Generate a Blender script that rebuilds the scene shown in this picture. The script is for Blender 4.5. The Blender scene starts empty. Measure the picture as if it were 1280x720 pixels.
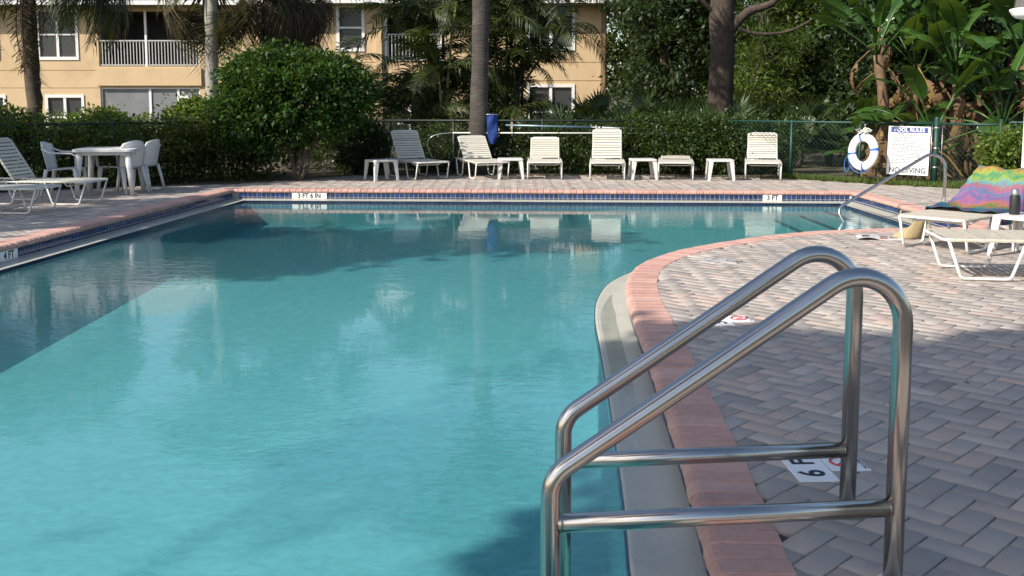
import bpy, bmesh, math, random
import numpy as np
from mathutils import Vector, Matrix
R = math.radians
rnd = random.Random(7)
rng = np.random.default_rng(11)
scene = bpy.context.scene
COL = scene.collection

# ------------------------------------------------------------------ camera, sky, sun, exposure
F, CX, CY, HZ, EYE = 1244.0, 640.0, 260.0, 129.0, 1.37      # pixels of the 1280 px wide photograph; eye height in m
TH = math.atan((CY - HZ) / F)
cam = bpy.data.cameras.new("camera")
camo = bpy.data.objects.new("camera", cam)
COL.objects.link(camo)
scene.camera = camo
cam.sensor_width = 36.0
cam.lens = 36.0 * F / 1280.0
cam.shift_y = -(360.0 - CY) / 1280.0
cam.clip_start, cam.clip_end = 0.05, 3000
camo.location = (0, 0, EYE)
camo.rotation_euler = (math.pi / 2 - TH, 0, 0)

SUN_AZ, SUN_EL = R(56), R(37)     # azimuth: degrees left of straight behind the camera
sdir = Vector((-math.sin(SUN_AZ) * math.cos(SUN_EL), -math.cos(SUN_AZ) * math.cos(SUN_EL), math.sin(SUN_EL)))
world = bpy.data.worlds.new("World")
scene.world = world
world.use_nodes = True
wn = world.node_tree.nodes
sky = wn.new("ShaderNodeTexSky")
sky.sky_type = 'NISHITA'
sky.sun_disc = False
sky.sun_elevation = SUN_EL
sky.sun_rotation = math.pi + SUN_AZ
sky.air_density, sky.dust_density, sky.ozone_density = 1.0, 1.3, 1.0
world.node_tree.links.new(sky.outputs[0], wn["Background"].inputs[0])
wn["Background"].inputs[1].default_value = 0.125
sl = bpy.data.lights.new("sun", 'SUN')
sl.energy, sl.angle, sl.color = 4.6, R(0.53), (1.0, 0.925, 0.82)
slo = bpy.data.objects.new("sun", sl)
COL.objects.link(slo)
slo.rotation_euler = (-sdir).to_track_quat('-Z', 'Y').to_euler()
slo.location = (-20, -25, 30)

scene.view_settings.view_transform = 'Standard'
scene.view_settings.look = 'None'
scene.view_settings.exposure = 0.55
scene.view_settings.gamma = 1.0
cy = scene.cycles
cy.use_denoising = True
cy.max_bounces, cy.diffuse_bounces, cy.glossy_bounces = 7, 4, 3
cy.transmission_bounces, cy.transparent_max_bounces = 4, 16
cy.caustics_reflective = cy.caustics_refractive = False
cy.sample_clamp_indirect = 6.0


def at(x, y, z=0.0):
    """photo pixel -> ground plan position on the level z"""
    u, v = (x - CX) / F, (y - CY) / F
    t = (EYE - z) / (math.sin(TH) + v * math.cos(TH))
    return u * t, (math.cos(TH) - v * math.sin(TH)) * t


def atd(x, y, d):
    """photo pixel at plan distance d -> (X, Y, Z)"""
    u, v = (x - CX) / F, (y - CY) / F
    t = d / (math.cos(TH) - v * math.sin(TH))
    return u * t, d, EYE - (math.sin(TH) + v * math.cos(TH)) * t


def proj(X, Y, Z):
    h = EYE - Z
    z = Y * math.cos(TH) + h * math.sin(TH)
    return CX + F * X / z, CY + F * (h * math.cos(TH) - Y * math.sin(TH)) / z, z


# ------------------------------------------------------------------ scene graph helpers
def link(o, parent=None):
    COL.objects.link(o)
    if parent is not None:
        o.parent = parent
    return o


def tag(o, label=None, cat=None, group=None, kind=None):
    if label: o["label"] = label
    if cat: o["category"] = cat
    if group: o["group"] = group
    if kind: o["kind"] = kind
    return o


def thing(name, label, cat, loc=(0, 0, 0), rz=0.0, group=None):
    o = bpy.data.objects.new(name, None)
    o.empty_display_size = 0.1
    o.location = loc
    o.rotation_euler = (0, 0, rz)
    link(o)
    return tag(o, label, cat, group)


def ob(name, me, parent=None, loc=None, rot=None):
    o = bpy.data.objects.new(name, me)
    if loc is not None: o.location = loc
    if rot is not None: o.rotation_euler = rot
    return link(o, parent)


class MB:
    """collects verts and faces, builds one mesh"""
    def __init__(s):
        s.v, s.f, s.sm = [], [], []

    def add(s, vs, fs, smooth=False):
        b = len(s.v)
        s.v.extend([tuple(p) for p in vs])
        for f in fs:
            s.f.append(tuple(i + b for i in f))
            s.sm.append(smooth)
        return s

    def box(s, x0, x1, y0, y1, z0, z1, bev=0.0):
        if bev <= 0:
            vs = [(x, y, z) for z in (z0, z1) for y in (y0, y1) for x in (x0, x1)]
            return s.add(vs, [(0, 2, 3, 1), (4, 5, 7, 6), (0, 1, 5, 4), (2, 6, 7, 3), (0, 4, 6, 2), (1, 3, 7, 5)])
        b = bev
        vs = []
        for (z, i) in ((z0, b), (z0 + b, 0), (z1 - b, 0), (z1, b)):
            vs += [(x0 + i, y0 + i, z), (x1 - i, y0 + i, z), (x1 - i, y1 - i, z), (x0 + i, y1 - i, z)]
        fs = [(3, 2, 1, 0), (12, 13, 14, 15)]
        for k in range(3):
            for j in range(4):
                fs.append((4 * k + j, 4 * k + (j + 1) % 4, 4 * k + 4 + (j + 1) % 4, 4 * k + 4 + j))
        return s.add(vs, fs)

    def tube(s, path, r, n=8, cap=True, closed=False):
        P = [Vector(p) for p in path]
        m = len(P)
        rs = r if isinstance(r, (list, tuple)) else [r] * m
        T = []
        for i in range(m):
            if closed:
                t = P[(i + 1) % m] - P[i - 1]
            else:
                t = P[min(i + 1, m - 1)] - P[max(i - 1, 0)]
            T.append(t.normalized())
        nrm = T[0].orthogonal().normalized()
        vs = []
        for i in range(m):
            nrm = (nrm - T[i] * nrm.dot(T[i]))
            nrm = nrm.normalized() if nrm.length > 1e-6 else T[i].orthogonal().normalized()
            bi = T[i].cross(nrm)
            for k in range(n):
                a = 2 * math.pi * k / n
                vs.append(P[i] + (nrm * math.cos(a) + bi * math.sin(a)) * rs[i])
        fs = []
        for i in range(m if closed else m - 1):
            j = (i + 1) % m
            for k in range(n):
                k2 = (k + 1) % n
                fs.append((i * n + k, i * n + k2, j * n + k2, j * n + k))
        s.add(vs, fs, True)
        if cap and not closed:
            b = len(s.v) - len(vs)
            s.f.append(tuple(b + k for k in range(n - 1, -1, -1))); s.sm.append(False)
            s.f.append(tuple(b + (m - 1) * n + k for k in range(n))); s.sm.append(False)
        return s

    def lathe(s, prof, n=16, loc=(0, 0, 0), smooth=True):
        vs = []
        for (r, z) in prof:
            for k in range(n):
                a = 2 * math.pi * k / n
                vs.append((loc[0] + r * math.cos(a), loc[1] + r * math.sin(a), loc[2] + z))
        fs = []
        for i in range(len(prof) - 1):
            for k in range(n):
                k2 = (k + 1) % n
                fs.append((i * n + k, i * n + k2, (i + 1) * n + k2, (i + 1) * n + k))
        return s.add(vs, fs, smooth)

    def prism(s, poly, z0, z1):
        n = len(poly)
        vs = [(x, y, z0) for x, y in poly] + [(x, y, z1) for x, y in poly]
        fs = [tuple(range(n - 1, -1, -1)), tuple(range(n, 2 * n))]
        for k in range(n):
            fs.append((k, (k + 1) % n, n + (k + 1) % n, n + k))
        return s.add(vs, fs)

    def mesh(s, name, mat=None):
        me = bpy.data.meshes.new(name)
        me.from_pydata(s.v, [], s.f)
        me.polygons.foreach_set("use_smooth", s.sm)
        if mat: me.materials.append(mat)
        me.update()
        return me

    def ob(s, name, mat, parent=None, loc=None, rot=None):
        return ob(name, s.mesh(name, mat), parent, loc, rot)


def np_mesh(name, V, Fc, mat, smooth=False):
    """V (n,3), Fc (m,k) numpy -> mesh"""
    me = bpy.data.meshes.new(name)
    V = np.asarray(V, dtype=np.float32); Fc = np.asarray(Fc, dtype=np.int32)
    m, k = Fc.shape
    me.vertices.add(len(V)); me.vertices.foreach_set("co", V.ravel())
    me.loops.add(m * k); me.loops.foreach_set("vertex_index", Fc.ravel())
    me.polygons.add(m)
    me.polygons.foreach_set("loop_start", np.arange(0, m * k, k, dtype=np.int32))
    if smooth: me.polygons.foreach_set("use_smooth", np.ones(m, dtype=bool))
    me.update(calc_edges=True)
    if mat: me.materials.append(mat)
    return me


def fillet(pts, radii, n=6):
    """polyline with rounded corners"""
    P = [Vector(p) for p in pts]
    out = [P[0]]
    for i in range(1, len(P) - 1):
        r = radii[i - 1] if isinstance(radii, (list, tuple)) else radii
        a, b, c = P[i - 1], P[i], P[i + 1]
        u, w = (a - b).normalized(), (c - b).normalized()
        ang = u.angle(w)
        if r <= 0 or ang > 3.1:
            out.append(b); continue
        t = min(r / math.tan(ang / 2), (a - b).length * .49, (c - b).length * .49)
        rr = t * math.tan(ang / 2)
        cen = b + (u + w).normalized() * (rr / math.sin(ang / 2))
        p0, p1 = b + u * t - cen, b + w * t - cen
        tot = p0.angle(p1)
        for k in range(n + 1):
            f = k / n
            q = (p0 * math.sin((1 - f) * tot) + p1 * math.sin(f * tot)) / math.sin(tot)
            out.append(cen + q)
    out.append(P[-1])
    return out


# ------------------------------------------------------------------ materials
def nmat(name):
    m = bpy.data.materials.new(name)
    m.use_nodes = True
    nt = m.node_tree
    return m, nt, nt.nodes, nt.links, nt.nodes["Principled BSDF"]


def rgb(c):
    return (c[0], c[1], c[2], 1.0)


def ramp(nd, stops, const=False):
    r = nd.new("ShaderNodeValToRGB")
    e = r.color_ramp.elements
    while len(e) > 1: e.remove(e[0])
    e[0].position, e[0].color = stops[0][0], rgb(stops[0][1])
    for p, c in stops[1:]:
        q = e.new(p); q.color = rgb(c)
    if const: r.color_ramp.interpolation = 'CONSTANT'
    return r


def rand_fac(nd, lk):
    """a random value per loose piece and per object"""
    oi, ge, ad, fr = nd.new("ShaderNodeObjectInfo"), nd.new("ShaderNodeNewGeometry"), nd.new("ShaderNodeMath"), nd.new("ShaderNodeMath")
    lk.new(oi.outputs["Random"], ad.inputs[0]); lk.new(ge.outputs["Random Per Island"], ad.inputs[1])
    fr.operation = 'FRACT'; lk.new(ad.outputs[0], fr.inputs[0])
    return fr.outputs[0]


def noise(nd, lk, scale, detail=4, rough=.6, vec=None, stretch=None):
    n = nd.new("ShaderNodeTexNoise")
    n.inputs["Scale"].default_value = scale; n.inputs["Detail"].default_value = detail; n.inputs["Roughness"].default_value = rough
    if vec is None:
        g = nd.new("ShaderNodeNewGeometry"); vec = g.outputs["Position"]
    if stretch:
        mp = nd.new("ShaderNodeMapping"); mp.inputs["Scale"].default_value = stretch
        lk.new(vec, mp.inputs["Vector"]); vec = mp.outputs[0]
    lk.new(vec, n.inputs["Vector"])
    return n


def mixc(nd, lk, fac, a, b, mode='MIX'):
    m = nd.new("ShaderNodeMix"); m.data_type = 'RGBA'; m.blend_type = mode
    for s, v in ((m.inputs[0], fac), (m.inputs[6], a), (m.inputs[7], b)):
        if hasattr(v, "is_linked") or hasattr(v, "links"): lk.new(v, s)
        elif isinstance(v, (int, float)): s.default_value = v
        else: s.default_value = rgb(v)
    return m.outputs[2]


def pmat(name, col, rough=.6, metal=0.0, var=None, bump=None, island=None, obj_coord=False, spec=.5, grime=None, stretch=None):
    """var=(scale, other colour, amount); bump=(scale, strength); island=list of (pos, colour) per piece; grime=(scale, colour, amount)"""
    m, nt, nd, lk, b = nmat(name)
    vec = None
    if obj_coord:
        tc = nd.new("ShaderNodeTexCoord"); vec = tc.outputs["Object"]
    c = col
    if island:
        r = ramp(nd, island); lk.new(rand_fac(nd, lk), r.inputs[0]); c = r.outputs[0]
    if var:
        n = noise(nd, lk, var[0], vec=vec, stretch=stretch)
        mr = nd.new("ShaderNodeMapRange"); mr.inputs[1].default_value, mr.inputs[2].default_value = .35, .7
        mr.inputs[4].default_value = var[2]
        lk.new(n.outputs[0], mr.inputs[0]); c = mixc(nd, lk, mr.outputs[0], c, var[1])
    if grime:
        n = noise(nd, lk, grime[0], 6, .7, vec=vec)
        mr = nd.new("ShaderNodeMapRange"); mr.inputs[1].default_value, mr.inputs[2].default_value = .5, .72
        mr.inputs[4].default_value = grime[2]
        lk.new(n.outputs[0], mr.inputs[0]); c = mixc(nd, lk, mr.outputs[0], c, grime[1])
    if isinstance(c, tuple): b.inputs["Base Color"].default_value = rgb(c)
    else: lk.new(c, b.inputs["Base Color"])
    b.inputs["Roughness"].default_value = rough
    b.inputs["Metallic"].default_value = metal
    b.inputs["Specular IOR Level"].default_value = spec
    if bump:
        n = noise(nd, lk, bump[0], 5, vec=vec, stretch=stretch)
        bp = nd.new("ShaderNodeBump"); bp.inputs["Strength"].default_value = bump[1]; bp.inputs["Distance"].default_value = .01 if not stretch else .03
        lk.new(n.outputs[0], bp.inputs["Height"]); lk.new(bp.outputs[0], b.inputs["Normal"])
    return m


def leafmat(name, cols, transl=.28, rough=.45, spec=.4):
    m, nt, nd, lk, b = nmat(name)
    k = len(cols)
    r = ramp(nd, [(i / max(1, k - 1), c) for i, c in enumerate(cols)])
    lk.new(rand_fac(nd, lk), r.inputs[0])
    lk.new(r.outputs[0], b.inputs["Base Color"])
    b.inputs["Roughness"].default_value = rough
    b.inputs["Specular IOR Level"].default_value = spec
    t = nd.new("ShaderNodeBsdfTranslucent")
    tc = mixc(nd, lk, .45, r.outputs[0], (.30, .42, .03))
    lk.new(tc, t.inputs[0])
    mx = nd.new("ShaderNodeMixShader"); mx.inputs[0].default_value = transl
    lk.new(b.outputs[0], mx.inputs[1]); lk.new(t.outputs[0], mx.inputs[2])
    lk.new(mx.outputs[0], nd["Material Output"].inputs[0])
    return m


PAVER_STOPS = [(0.0, (0.246, 0.212, 0.184)), (0.12, (0.395, 0.348, 0.297)), (0.25, (0.322, 0.282, 0.243)), (0.38, (0.471, 0.397, 0.332)), (0.5, (0.273, 0.243, 0.218)), (0.62, (0.428, 0.375, 0.323)), (0.74, (0.481, 0.355, 0.283)), (0.84, (0.343, 0.302, 0.264)), (0.93, (0.536, 0.471, 0.401)), (1.0, (0.278, 0.243, 0.216))]
M = {}
M['paver'] = pmat("concrete_paver", (.35, .3, .28), .88, island=PAVER_STOPS, var=(22, (.34, .31, .295), .5), bump=(160, .35), grime=(1.4, (.19, .175, .17), .35))
M['sand'] = pmat("joint_sand", (.10, .088, .078), .95, var=(40, (.06, .055, .05), .8), bump=(200, .3))
M['coping'] = pmat("salmon_coping", (.5, .26, .19), .8, island=[(0, (.52, .30, .24)), (.3, (.45, .245, .195)), (.55, (.56, .34, .28)), (.8, (.50, .275, .22)), (1, (.42, .225, .18))],
                   var=(30, (.56, .37, .31), .5), bump=(140, .3), grime=(2.6, (.28, .17, .14), .5))
M['tile'] = pmat("cobalt_tile", (.02, .05, .2), .12, island=[(0, (.007, .011, .042)), (.25, (.010, .02, .085)), (.45, (.016, .038, .145)), (.6, (.005, .008, .03)), (.8, (.024, .052, .16)), (1, (.008, .015, .065))],
                 var=(45, (.06, .11, .26), .5))
M['navy_tile'] = pmat("navy_trim_tile", (.01, .016, .05), .15, island=[(0, (.008, .012, .035)), (.6, (.013, .022, .07)), (1, (.02, .03, .08))])
M['grout'] = pmat("grout", (.50, .50, .47), .9, var=(15, (.28, .28, .27), .6))
M['ledge'] = pmat("gutter_plaster", (.50, .485, .40), .4, var=(5, (.40, .40, .34), .7), grime=(220, (.26, .265, .235), .5), bump=(120, .15))
M['plaster'] = pmat("pool_plaster", (.235, .44, .46), .8, var=(.7, (.20, .40, .42), .7), grime=(3.0, (.19, .375, .40), .4))
M['soil'] = pmat("soil_and_mulch", (.09, .065, .045), .95, var=(1.2, (.06, .075, .025), .8), bump=(30, .6))
M['steel'] = pmat("brushed_steel", (.52, .50, .475), .21, 1.0, var=(6, (.40, .38, .35), .5))
M['white_plastic'] = pmat("white_resin", (.68, .67, .635), .38, var=(5, (.64, .63, .59), .5), grime=(11, (.5, .49, .44), .25))
M['white_paint'] = pmat("white_powder_coat", (.70, .685, .64), .4, grime=(14, (.5, .46, .38), .3))
M['strap'] = pmat("cream_vinyl_strap", (.57, .535, .45), .5, island=[(0, (.57, .535, .45)), (.5, (.62, .59, .50)), (1, (.50, .465, .385))], grime=(9, (.42, .39, .32), .35))
M['strap_tan'] = pmat("tan_vinyl_strap", (.50, .45, .36), .5, island=[(0, (.50, .45, .36)), (.5, (.54, .49, .40)), (1, (.46, .415, .33))], grime=(12, (.36, .32, .25), .35))
M['fence_green'] = pmat("green_vinyl_coat", (.008, .045, .032), .5, var=(4, (.013, .062, .045), .5))
M['fence_black'] = pmat("black_green_vinyl_coat", (.012, .022, .018), .5)
M['galv'] = pmat("galvanised_steel", (.45, .46, .46), .4, .9)
M['stucco'] = pmat("peach_stucco", (.60, .445, .265), .92, var=(.8, (.54, .395, .23), .6), bump=(90, .35), grime=(.9, (.40, .28, .16), .4), stretch=(1, 1, .35))
M['trim_white'] = pmat("white_trim", (.76, .75, .72), .5, grime=(6, (.55, .53, .48), .25))
M['rail_grey'] = pmat("shaded_rail_paint", (.46, .46, .44), .5, grime=(6, (.34, .33, .30), .4))  # white paint greyed so the balcony shade sits in its colour, plus grime
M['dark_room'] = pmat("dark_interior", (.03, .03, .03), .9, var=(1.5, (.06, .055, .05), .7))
M['roof'] = pmat("roof_shingle", (.30, .29, .28), .9, var=(12, (.22, .21, .20), .8), bump=(40, .5))
M['soffit'] = pmat("soffit_green_grey", (.20, .23, .18), .8, var=(5, (.16, .19, .15), .6))
M['blind'] = pmat("window_blind", (.42, .38, .32), .8, var=(3, (.34, .3, .26), .6))
M['screen'] = pmat("insect_screen", (.16, .17, .18), .6, var=(1.2, (.22, .23, .24), .8), grime=(.8, (.10, .105, .11), .5))
M['sign_white'] = pmat("sign_white", (.80, .80, .78), .45, grime=(7, (.66, .65, .6), .25))
M['worn_tile'] = pmat("worn_marker_tile", (.45, .43, .41), .7, grime=(25, (.28, .26, .25), .7))
M['worn_print'] = pmat("faded_print", (.18, .17, .17), .7, grime=(40, (.4, .38, .36), .7))
M['sign_blue'] = pmat("sign_blue", (.03, .06, .28), .5)
M['print'] = pmat("grey_print", (.07, .075, .09), .6)
M['slate_print'] = pmat("slate_print", (.03, .034, .05), .6)
M['black'] = pmat("black_print", (.012, .012, .014), .55)
M['red'] = pmat("red_print", (.5, .03, .03), .55)
M['blue_net'] = pmat("blue_net_cloth", (.008, .045, .24), .8, var=(26, (.005, .02, .12), .9), bump=(40, .8))
M['blue_strap'] = pmat("blue_webbing", (.03, .14, .42), .7)
M['blue_pole'] = pmat("blue_anodised_pole", (.24, .36, .44), .35, .6)
M['rope'] = pmat("white_rope", (.72, .70, .64), .9, bump=(300, .6))
M['foam_white'] = pmat("white_vinyl_foam", (.80, .80, .78), .35, grime=(9, (.6, .6, .57), .3))
M['straw'] = pmat("straw_weave", (.45, .36, .20), .85, var=(60, (.33, .25, .13), .8), bump=(130, .9))
M['black_rubber'] = pmat("black_rubber", (.015, .015, .017), .6)
M['paper'] = pmat("glossy_paper", (.72, .71, .69), .3, var=(16, (.55, .5, .48), .6))
M['paper_red'] = pmat("printed_red_photo", (.35, .05, .05), .3, var=(25, (.6, .35, .28), .8))
M['paper_dark'] = pmat("printed_dark_photo", (.05, .055, .07), .3, var=(25, (.3, .32, .36), .6))
M['bark_palm'] = pmat("grey_palm_bark", (.075, .064, .056), .95, var=(7, (.042, .036, .032), .8), bump=(22, 1.0), grime=(2.5, (.15, .135, .12), .5), stretch=(.35, .35, 2.2))
M['bark_pale'] = pmat("pale_palm_bark", (.36, .345, .30), .95, var=(6, (.25, .23, .2), .7), bump=(22, .9))
M['bark_pine'] = pmat("pine_bark", (.078, .055, .042), .95, var=(9, (.03, .023, .019), .9), bump=(14, 1.0), grime=(4, (.14, .105, .08), .5), stretch=(1.6, 1.6, .5))
M['bark'] = pmat("brown_bark", (.10, .075, .055), .95, var=(8, (.05, .04, .03), .8), bump=(20, .9))
M['bark_banana'] = pmat("fibrous_brown_stalk", (.13, .075, .042), .9, var=(9, (.24, .15, .085), .8), bump=(25, .9), grime=(5, (.05, .03, .02), .7))
M['lamp_white'] = pmat("white_lamp_post", (.78, .78, .76), .4)
M['lamp_glass'] = pmat("smoked_lamp_glass", (.12, .11, .10), .1)
M['flower'] = pmat("white_flower", (.75, .74, .68), .7)
M['yellow'] = pmat("yellow_flower", (.75, .42, .02), .7)

# leaves: base colours of real foliage
M['lf_bush'] = leafmat("glossy_bush_leaf", [(0.0106, 0.0334, 0.0062), (0.0158, 0.0493, 0.0070), (0.0229, 0.0704, 0.0097), (0.0396, 0.1012, 0.0132), (0.0132, 0.0422, 0.0070)], .22, .5, .3)
M['lf_hedge'] = leafmat("hedge_leaf", [(.03, .05, .011), (.048, .078, .014), (.07, .105, .017), (.038, .06, .013), (.10, .125, .02)], .3)
M['lf_hedge_light'] = leafmat("light_shrub_leaf", [(.08, .135, .022), (.12, .185, .028), (.065, .11, .019), (.16, .21, .032)], .35)
M['lf_vine'] = leafmat("vine_leaf", [(0.0195, 0.0406, 0.0086), (0.0312, 0.0608, 0.0109), (0.0585, 0.0936, 0.0187), (0.0234, 0.0468, 0.0094)], .25)
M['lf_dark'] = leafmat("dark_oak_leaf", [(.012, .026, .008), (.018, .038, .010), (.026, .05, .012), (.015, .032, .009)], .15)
M['lf_pine'] = leafmat("pine_needles", [(0.0574, 0.1025, 0.0164), (0.0820, 0.1353, 0.0205), (0.0451, 0.0820, 0.0148), (0.1066, 0.1558, 0.0246)], .3)
M['lf_olive'] = leafmat("olive_leaf", [(0.0640, 0.0880, 0.0200), (0.0880, 0.1160, 0.0240), (0.0480, 0.0680, 0.0160), (0.1120, 0.1280, 0.0280)], .3)
M['lf_palm'] = leafmat("palm_leaflet", [(.018, .028, .010), (.026, .042, .012), (.036, .052, .014), (.022, .034, .011)], .15)
M['lf_areca'] = leafmat("areca_leaflet", [(.022, .038, .010), (.032, .056, .012), (.05, .072, .015), (.022, .036, .010), (.10, .10, .024)], .2)
M['lf_fan'] = leafmat("palmetto_blade", [(.024, .042, .014), (.034, .058, .018), (.05, .078, .025), (.028, .05, .016)], .15)
M['lf_dead'] = leafmat("dead_frond", [(.065, .047, .028), (.10, .073, .045), (.04, .03, .02), (.15, .115, .072)], .15, .8)
M['lf_banana'] = leafmat("paddle_leaf", [(.022, .055, .011), (.032, .08, .014), (.055, .125, .02), (.026, .065, .012)], .22, .35, .5)
M['lf_banana_old'] = leafmat("withered_paddle_leaf", [(.16, .085, .04), (.22, .14, .075), (.11, .06, .032), (.30, .21, .06)], .25, .7)
M['petiole'] = pmat("green_petiole", (.15, .20, .05), .5, var=(4, (.22, .2, .06), .6))
M['grass'] = leafmat("grass_blade", [(.045, .085, .015), (.075, .12, .02), (.10, .15, .03), (.13, .14, .04)], .3, .6)


def water_material(name="pool_water", tint=(.60, .885, .895, 1), dist=.0034, lens=.13, murk=.15):
    m, nt, nd, lk, b = nmat(name)
    nd.remove(b)
    g = nd.new("ShaderNodeNewGeometry")
    n1 = noise(nd, lk, 1.0, 3, .5, g.outputs["Position"], (5.0, 7.0, 1))
    n2 = noise(nd, lk, 1.0, 2, .5, g.outputs["Position"], (17.0, 24.0, 1))
    n3 = noise(nd, lk, 1.0, 2, .5, g.outputs["Position"], (.28, .4, 1))      # where a breath of wind touches
    mr = nd.new("ShaderNodeMapRange"); mr.inputs[1].default_value, mr.inputs[2].default_value = .44, .64
    mr.inputs[3].default_value, mr.inputs[4].default_value = .14, 1.0
    lk.new(n3.outputs[0], mr.inputs[0])
    a = nd.new("ShaderNodeMath"); a.operation = 'MULTIPLY_ADD'; a.inputs[1].default_value = .5
    lk.new(n2.outputs[0], a.inputs[0]); lk.new(n1.outputs[0], a.inputs[2])
    bp = nd.new("ShaderNodeBump"); bp.inputs["Distance"].default_value = dist
    lk.new(mr.outputs[0], bp.inputs["Strength"]); lk.new(a.outputs[0], bp.inputs["Height"])
    # Schlick reflectance of water, the same from above and below
    dt = nd.new("ShaderNodeVectorMath"); dt.operation = 'DOT_PRODUCT'
    lk.new(g.outputs["Incoming"], dt.inputs[0]); lk.new(bp.outputs[0], dt.inputs[1])
    ab = nd.new("ShaderNodeMath"); ab.operation = 'ABSOLUTE'; lk.new(dt.outputs["Value"], ab.inputs[0])
    om = nd.new("ShaderNodeMath"); om.operation = 'SUBTRACT'; om.inputs[0].default_value = 1.0; om.use_clamp = True; lk.new(ab.outputs[0], om.inputs[1])
    pw = nd.new("ShaderNodeMath"); pw.operation = 'POWER'; pw.inputs[1].default_value = 5.0; lk.new(om.outputs[0], pw.inputs[0])
    fr = nd.new("ShaderNodeMath"); fr.operation = 'MULTIPLY_ADD'; fr.inputs[1].default_value = .98; fr.inputs[2].default_value = .02; lk.new(pw.outputs[0], fr.inputs[0])
    gl = nd.new("ShaderNodeBsdfGlossy"); gl.inputs["Roughness"].default_value = .015
    lk.new(bp.outputs[0], gl.inputs["Normal"])
    tr = nd.new("ShaderNodeBsdfTransparent"); tr.inputs[0].default_value = tint
    # noise in the tint paints in light that ripples would focus and spread
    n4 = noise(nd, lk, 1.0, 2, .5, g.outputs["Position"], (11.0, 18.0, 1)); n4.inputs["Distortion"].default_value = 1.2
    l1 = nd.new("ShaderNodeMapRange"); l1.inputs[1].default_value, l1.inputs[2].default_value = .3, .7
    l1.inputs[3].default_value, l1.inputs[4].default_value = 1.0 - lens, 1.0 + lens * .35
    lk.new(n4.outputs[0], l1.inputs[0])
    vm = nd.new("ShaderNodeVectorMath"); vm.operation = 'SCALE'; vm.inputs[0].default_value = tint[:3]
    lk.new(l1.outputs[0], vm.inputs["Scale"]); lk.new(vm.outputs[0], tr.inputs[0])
    # a little light is scattered back by the water itself
    df = nd.new("ShaderNodeBsdfDiffuse"); df.inputs[0].default_value = (.17, .47, .49, 1)
    ms = nd.new("ShaderNodeMixShader"); ms.inputs[0].default_value = murk
    lk.new(tr.outputs[0], ms.inputs[1]); lk.new(df.outputs[0], ms.inputs[2])
    mx = nd.new("ShaderNodeMixShader")
    lk.new(fr.outputs[0], mx.inputs[0]); lk.new(ms.outputs[0], mx.inputs[1]); lk.new(gl.outputs[0], mx.inputs[2])
    lk.new(mx.outputs[0], nd["Material Output"].inputs[0])
    return m


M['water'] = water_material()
M['film'] = water_material("gutter_water_film", (.97, .98, .97, 1), .001, .0, .0)


def glass_material():
    m, nt, nd, lk, b = nmat("window_glass")
    b.inputs["Base Color"].default_value = (.10, .105, .11, 1)
    b.inputs["Roughness"].default_value = .08
    b.inputs["Specular IOR Level"].default_value = .6
    tr = nd.new("ShaderNodeBsdfTransparent"); tr.inputs[0].default_value = (.55, .56, .57, 1)
    mx = nd.new("ShaderNodeMixShader"); mx.inputs[0].default_value = .55
    lk.new(b.outputs[0], mx.inputs[1]); lk.new(tr.outputs[0], mx.inputs[2])
    lk.new(mx.outputs[0], nd["Material Output"].inputs[0])
    return m


M['glass'] = glass_material()

# ------------------------------------------------------------------ pool outline (nose of the coping, on the deck level)
def catmull(P, n):
    out = []
    for i in range(len(P) - 1):
        p0, p1, p2, p3 = P[max(i - 1, 0)], P[i], P[i + 1], P[min(i + 2, len(P) - 1)]
        for k in range(n):
            t = k / n
            out.append(tuple(.5 * (2 * b + (c - a) * t + (2 * a - 5 * b + 4 * c - d) * t * t + (3 * b - a - 3 * c + d) * t ** 3) for a, b, c, d in zip(p0, p1, p2, p3)))
    out.append(tuple(P[-1]))
    return out


CURVE = catmull([(.56, 1.0), (.59, 2.77), (.649, 3.68), (.717, 4.92), (.775, 6.2), (.815, 7.0), (.90, 7.72), (1.09, 8.45), (1.52, 9.22), (2.05, 9.78), (2.62, 10.27), (3.2, 10.62), (3.8, 10.82), (4.45, 10.94), (5.22, 11.0)], 5)
A_NR, A_FR, A_FL, A_NL = (5.22, 11.0), (5.25, 15.40), (-4.45, 15.87), (-5.50, 1.0)
OUT = CURVE + [A_FR, A_FL, A_NL]            # anticlockwise


def offset_poly(P, t):
    """offset a closed anticlockwise outline outward by t"""
    n = len(P); res = []
    for i in range(n):
        a, b, c = Vector(P[i - 1]), Vector(P[i]), Vector(P[(i + 1) % n])
        d1, d2 = (b - a).normalized(), (c - b).normalized()
        n1, n2 = Vector((d1.y, -d1.x)), Vector((d2.y, -d2.x))
        m = n1 + n2
        m = m * (1.0 / max(.3, 1 + n1.dot(n2)))
        res.append(tuple(b + m * t))
    return res


def inside(p, poly):
    x, y = p; c = False; n = len(poly); j = n - 1
    for i in range(n):
        xi, yi = poly[i]; xj, yj = poly[j]
        if (yi > y) != (yj > y) and x < (xj - xi) * (y - yi) / (yj - yi) + xi: c = not c
        j = i
    return c


def pathlen(P):
    s = [0.0]
    for a, b in zip(P[:-1], P[1:]): s.append(s[-1] + math.dist(a, b))
    return s


def along(P, S, s):
    s = min(max(s, 0), S[-1] - 1e-6)
    i = max(0, int(np.searchsorted(S, s, side='right')) - 1); i = min(i, len(P) - 2)
    f = (s - S[i]) / (S[i + 1] - S[i])
    a, b = Vector(P[i]), Vector(P[i + 1])
    # smoothed tangent
    t0 = (Vector(P[i + 1]) - Vector(P[max(i - 1, 0)])).normalized(); t1 = (Vector(P[min(i + 2, len(P) - 1)]) - Vector(P[i])).normalized()
    t = (t0.lerp(t1, f)).normalized()
    return a.lerp(b, f), Vector((t.y, -t.x))          # point, outward normal


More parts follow.
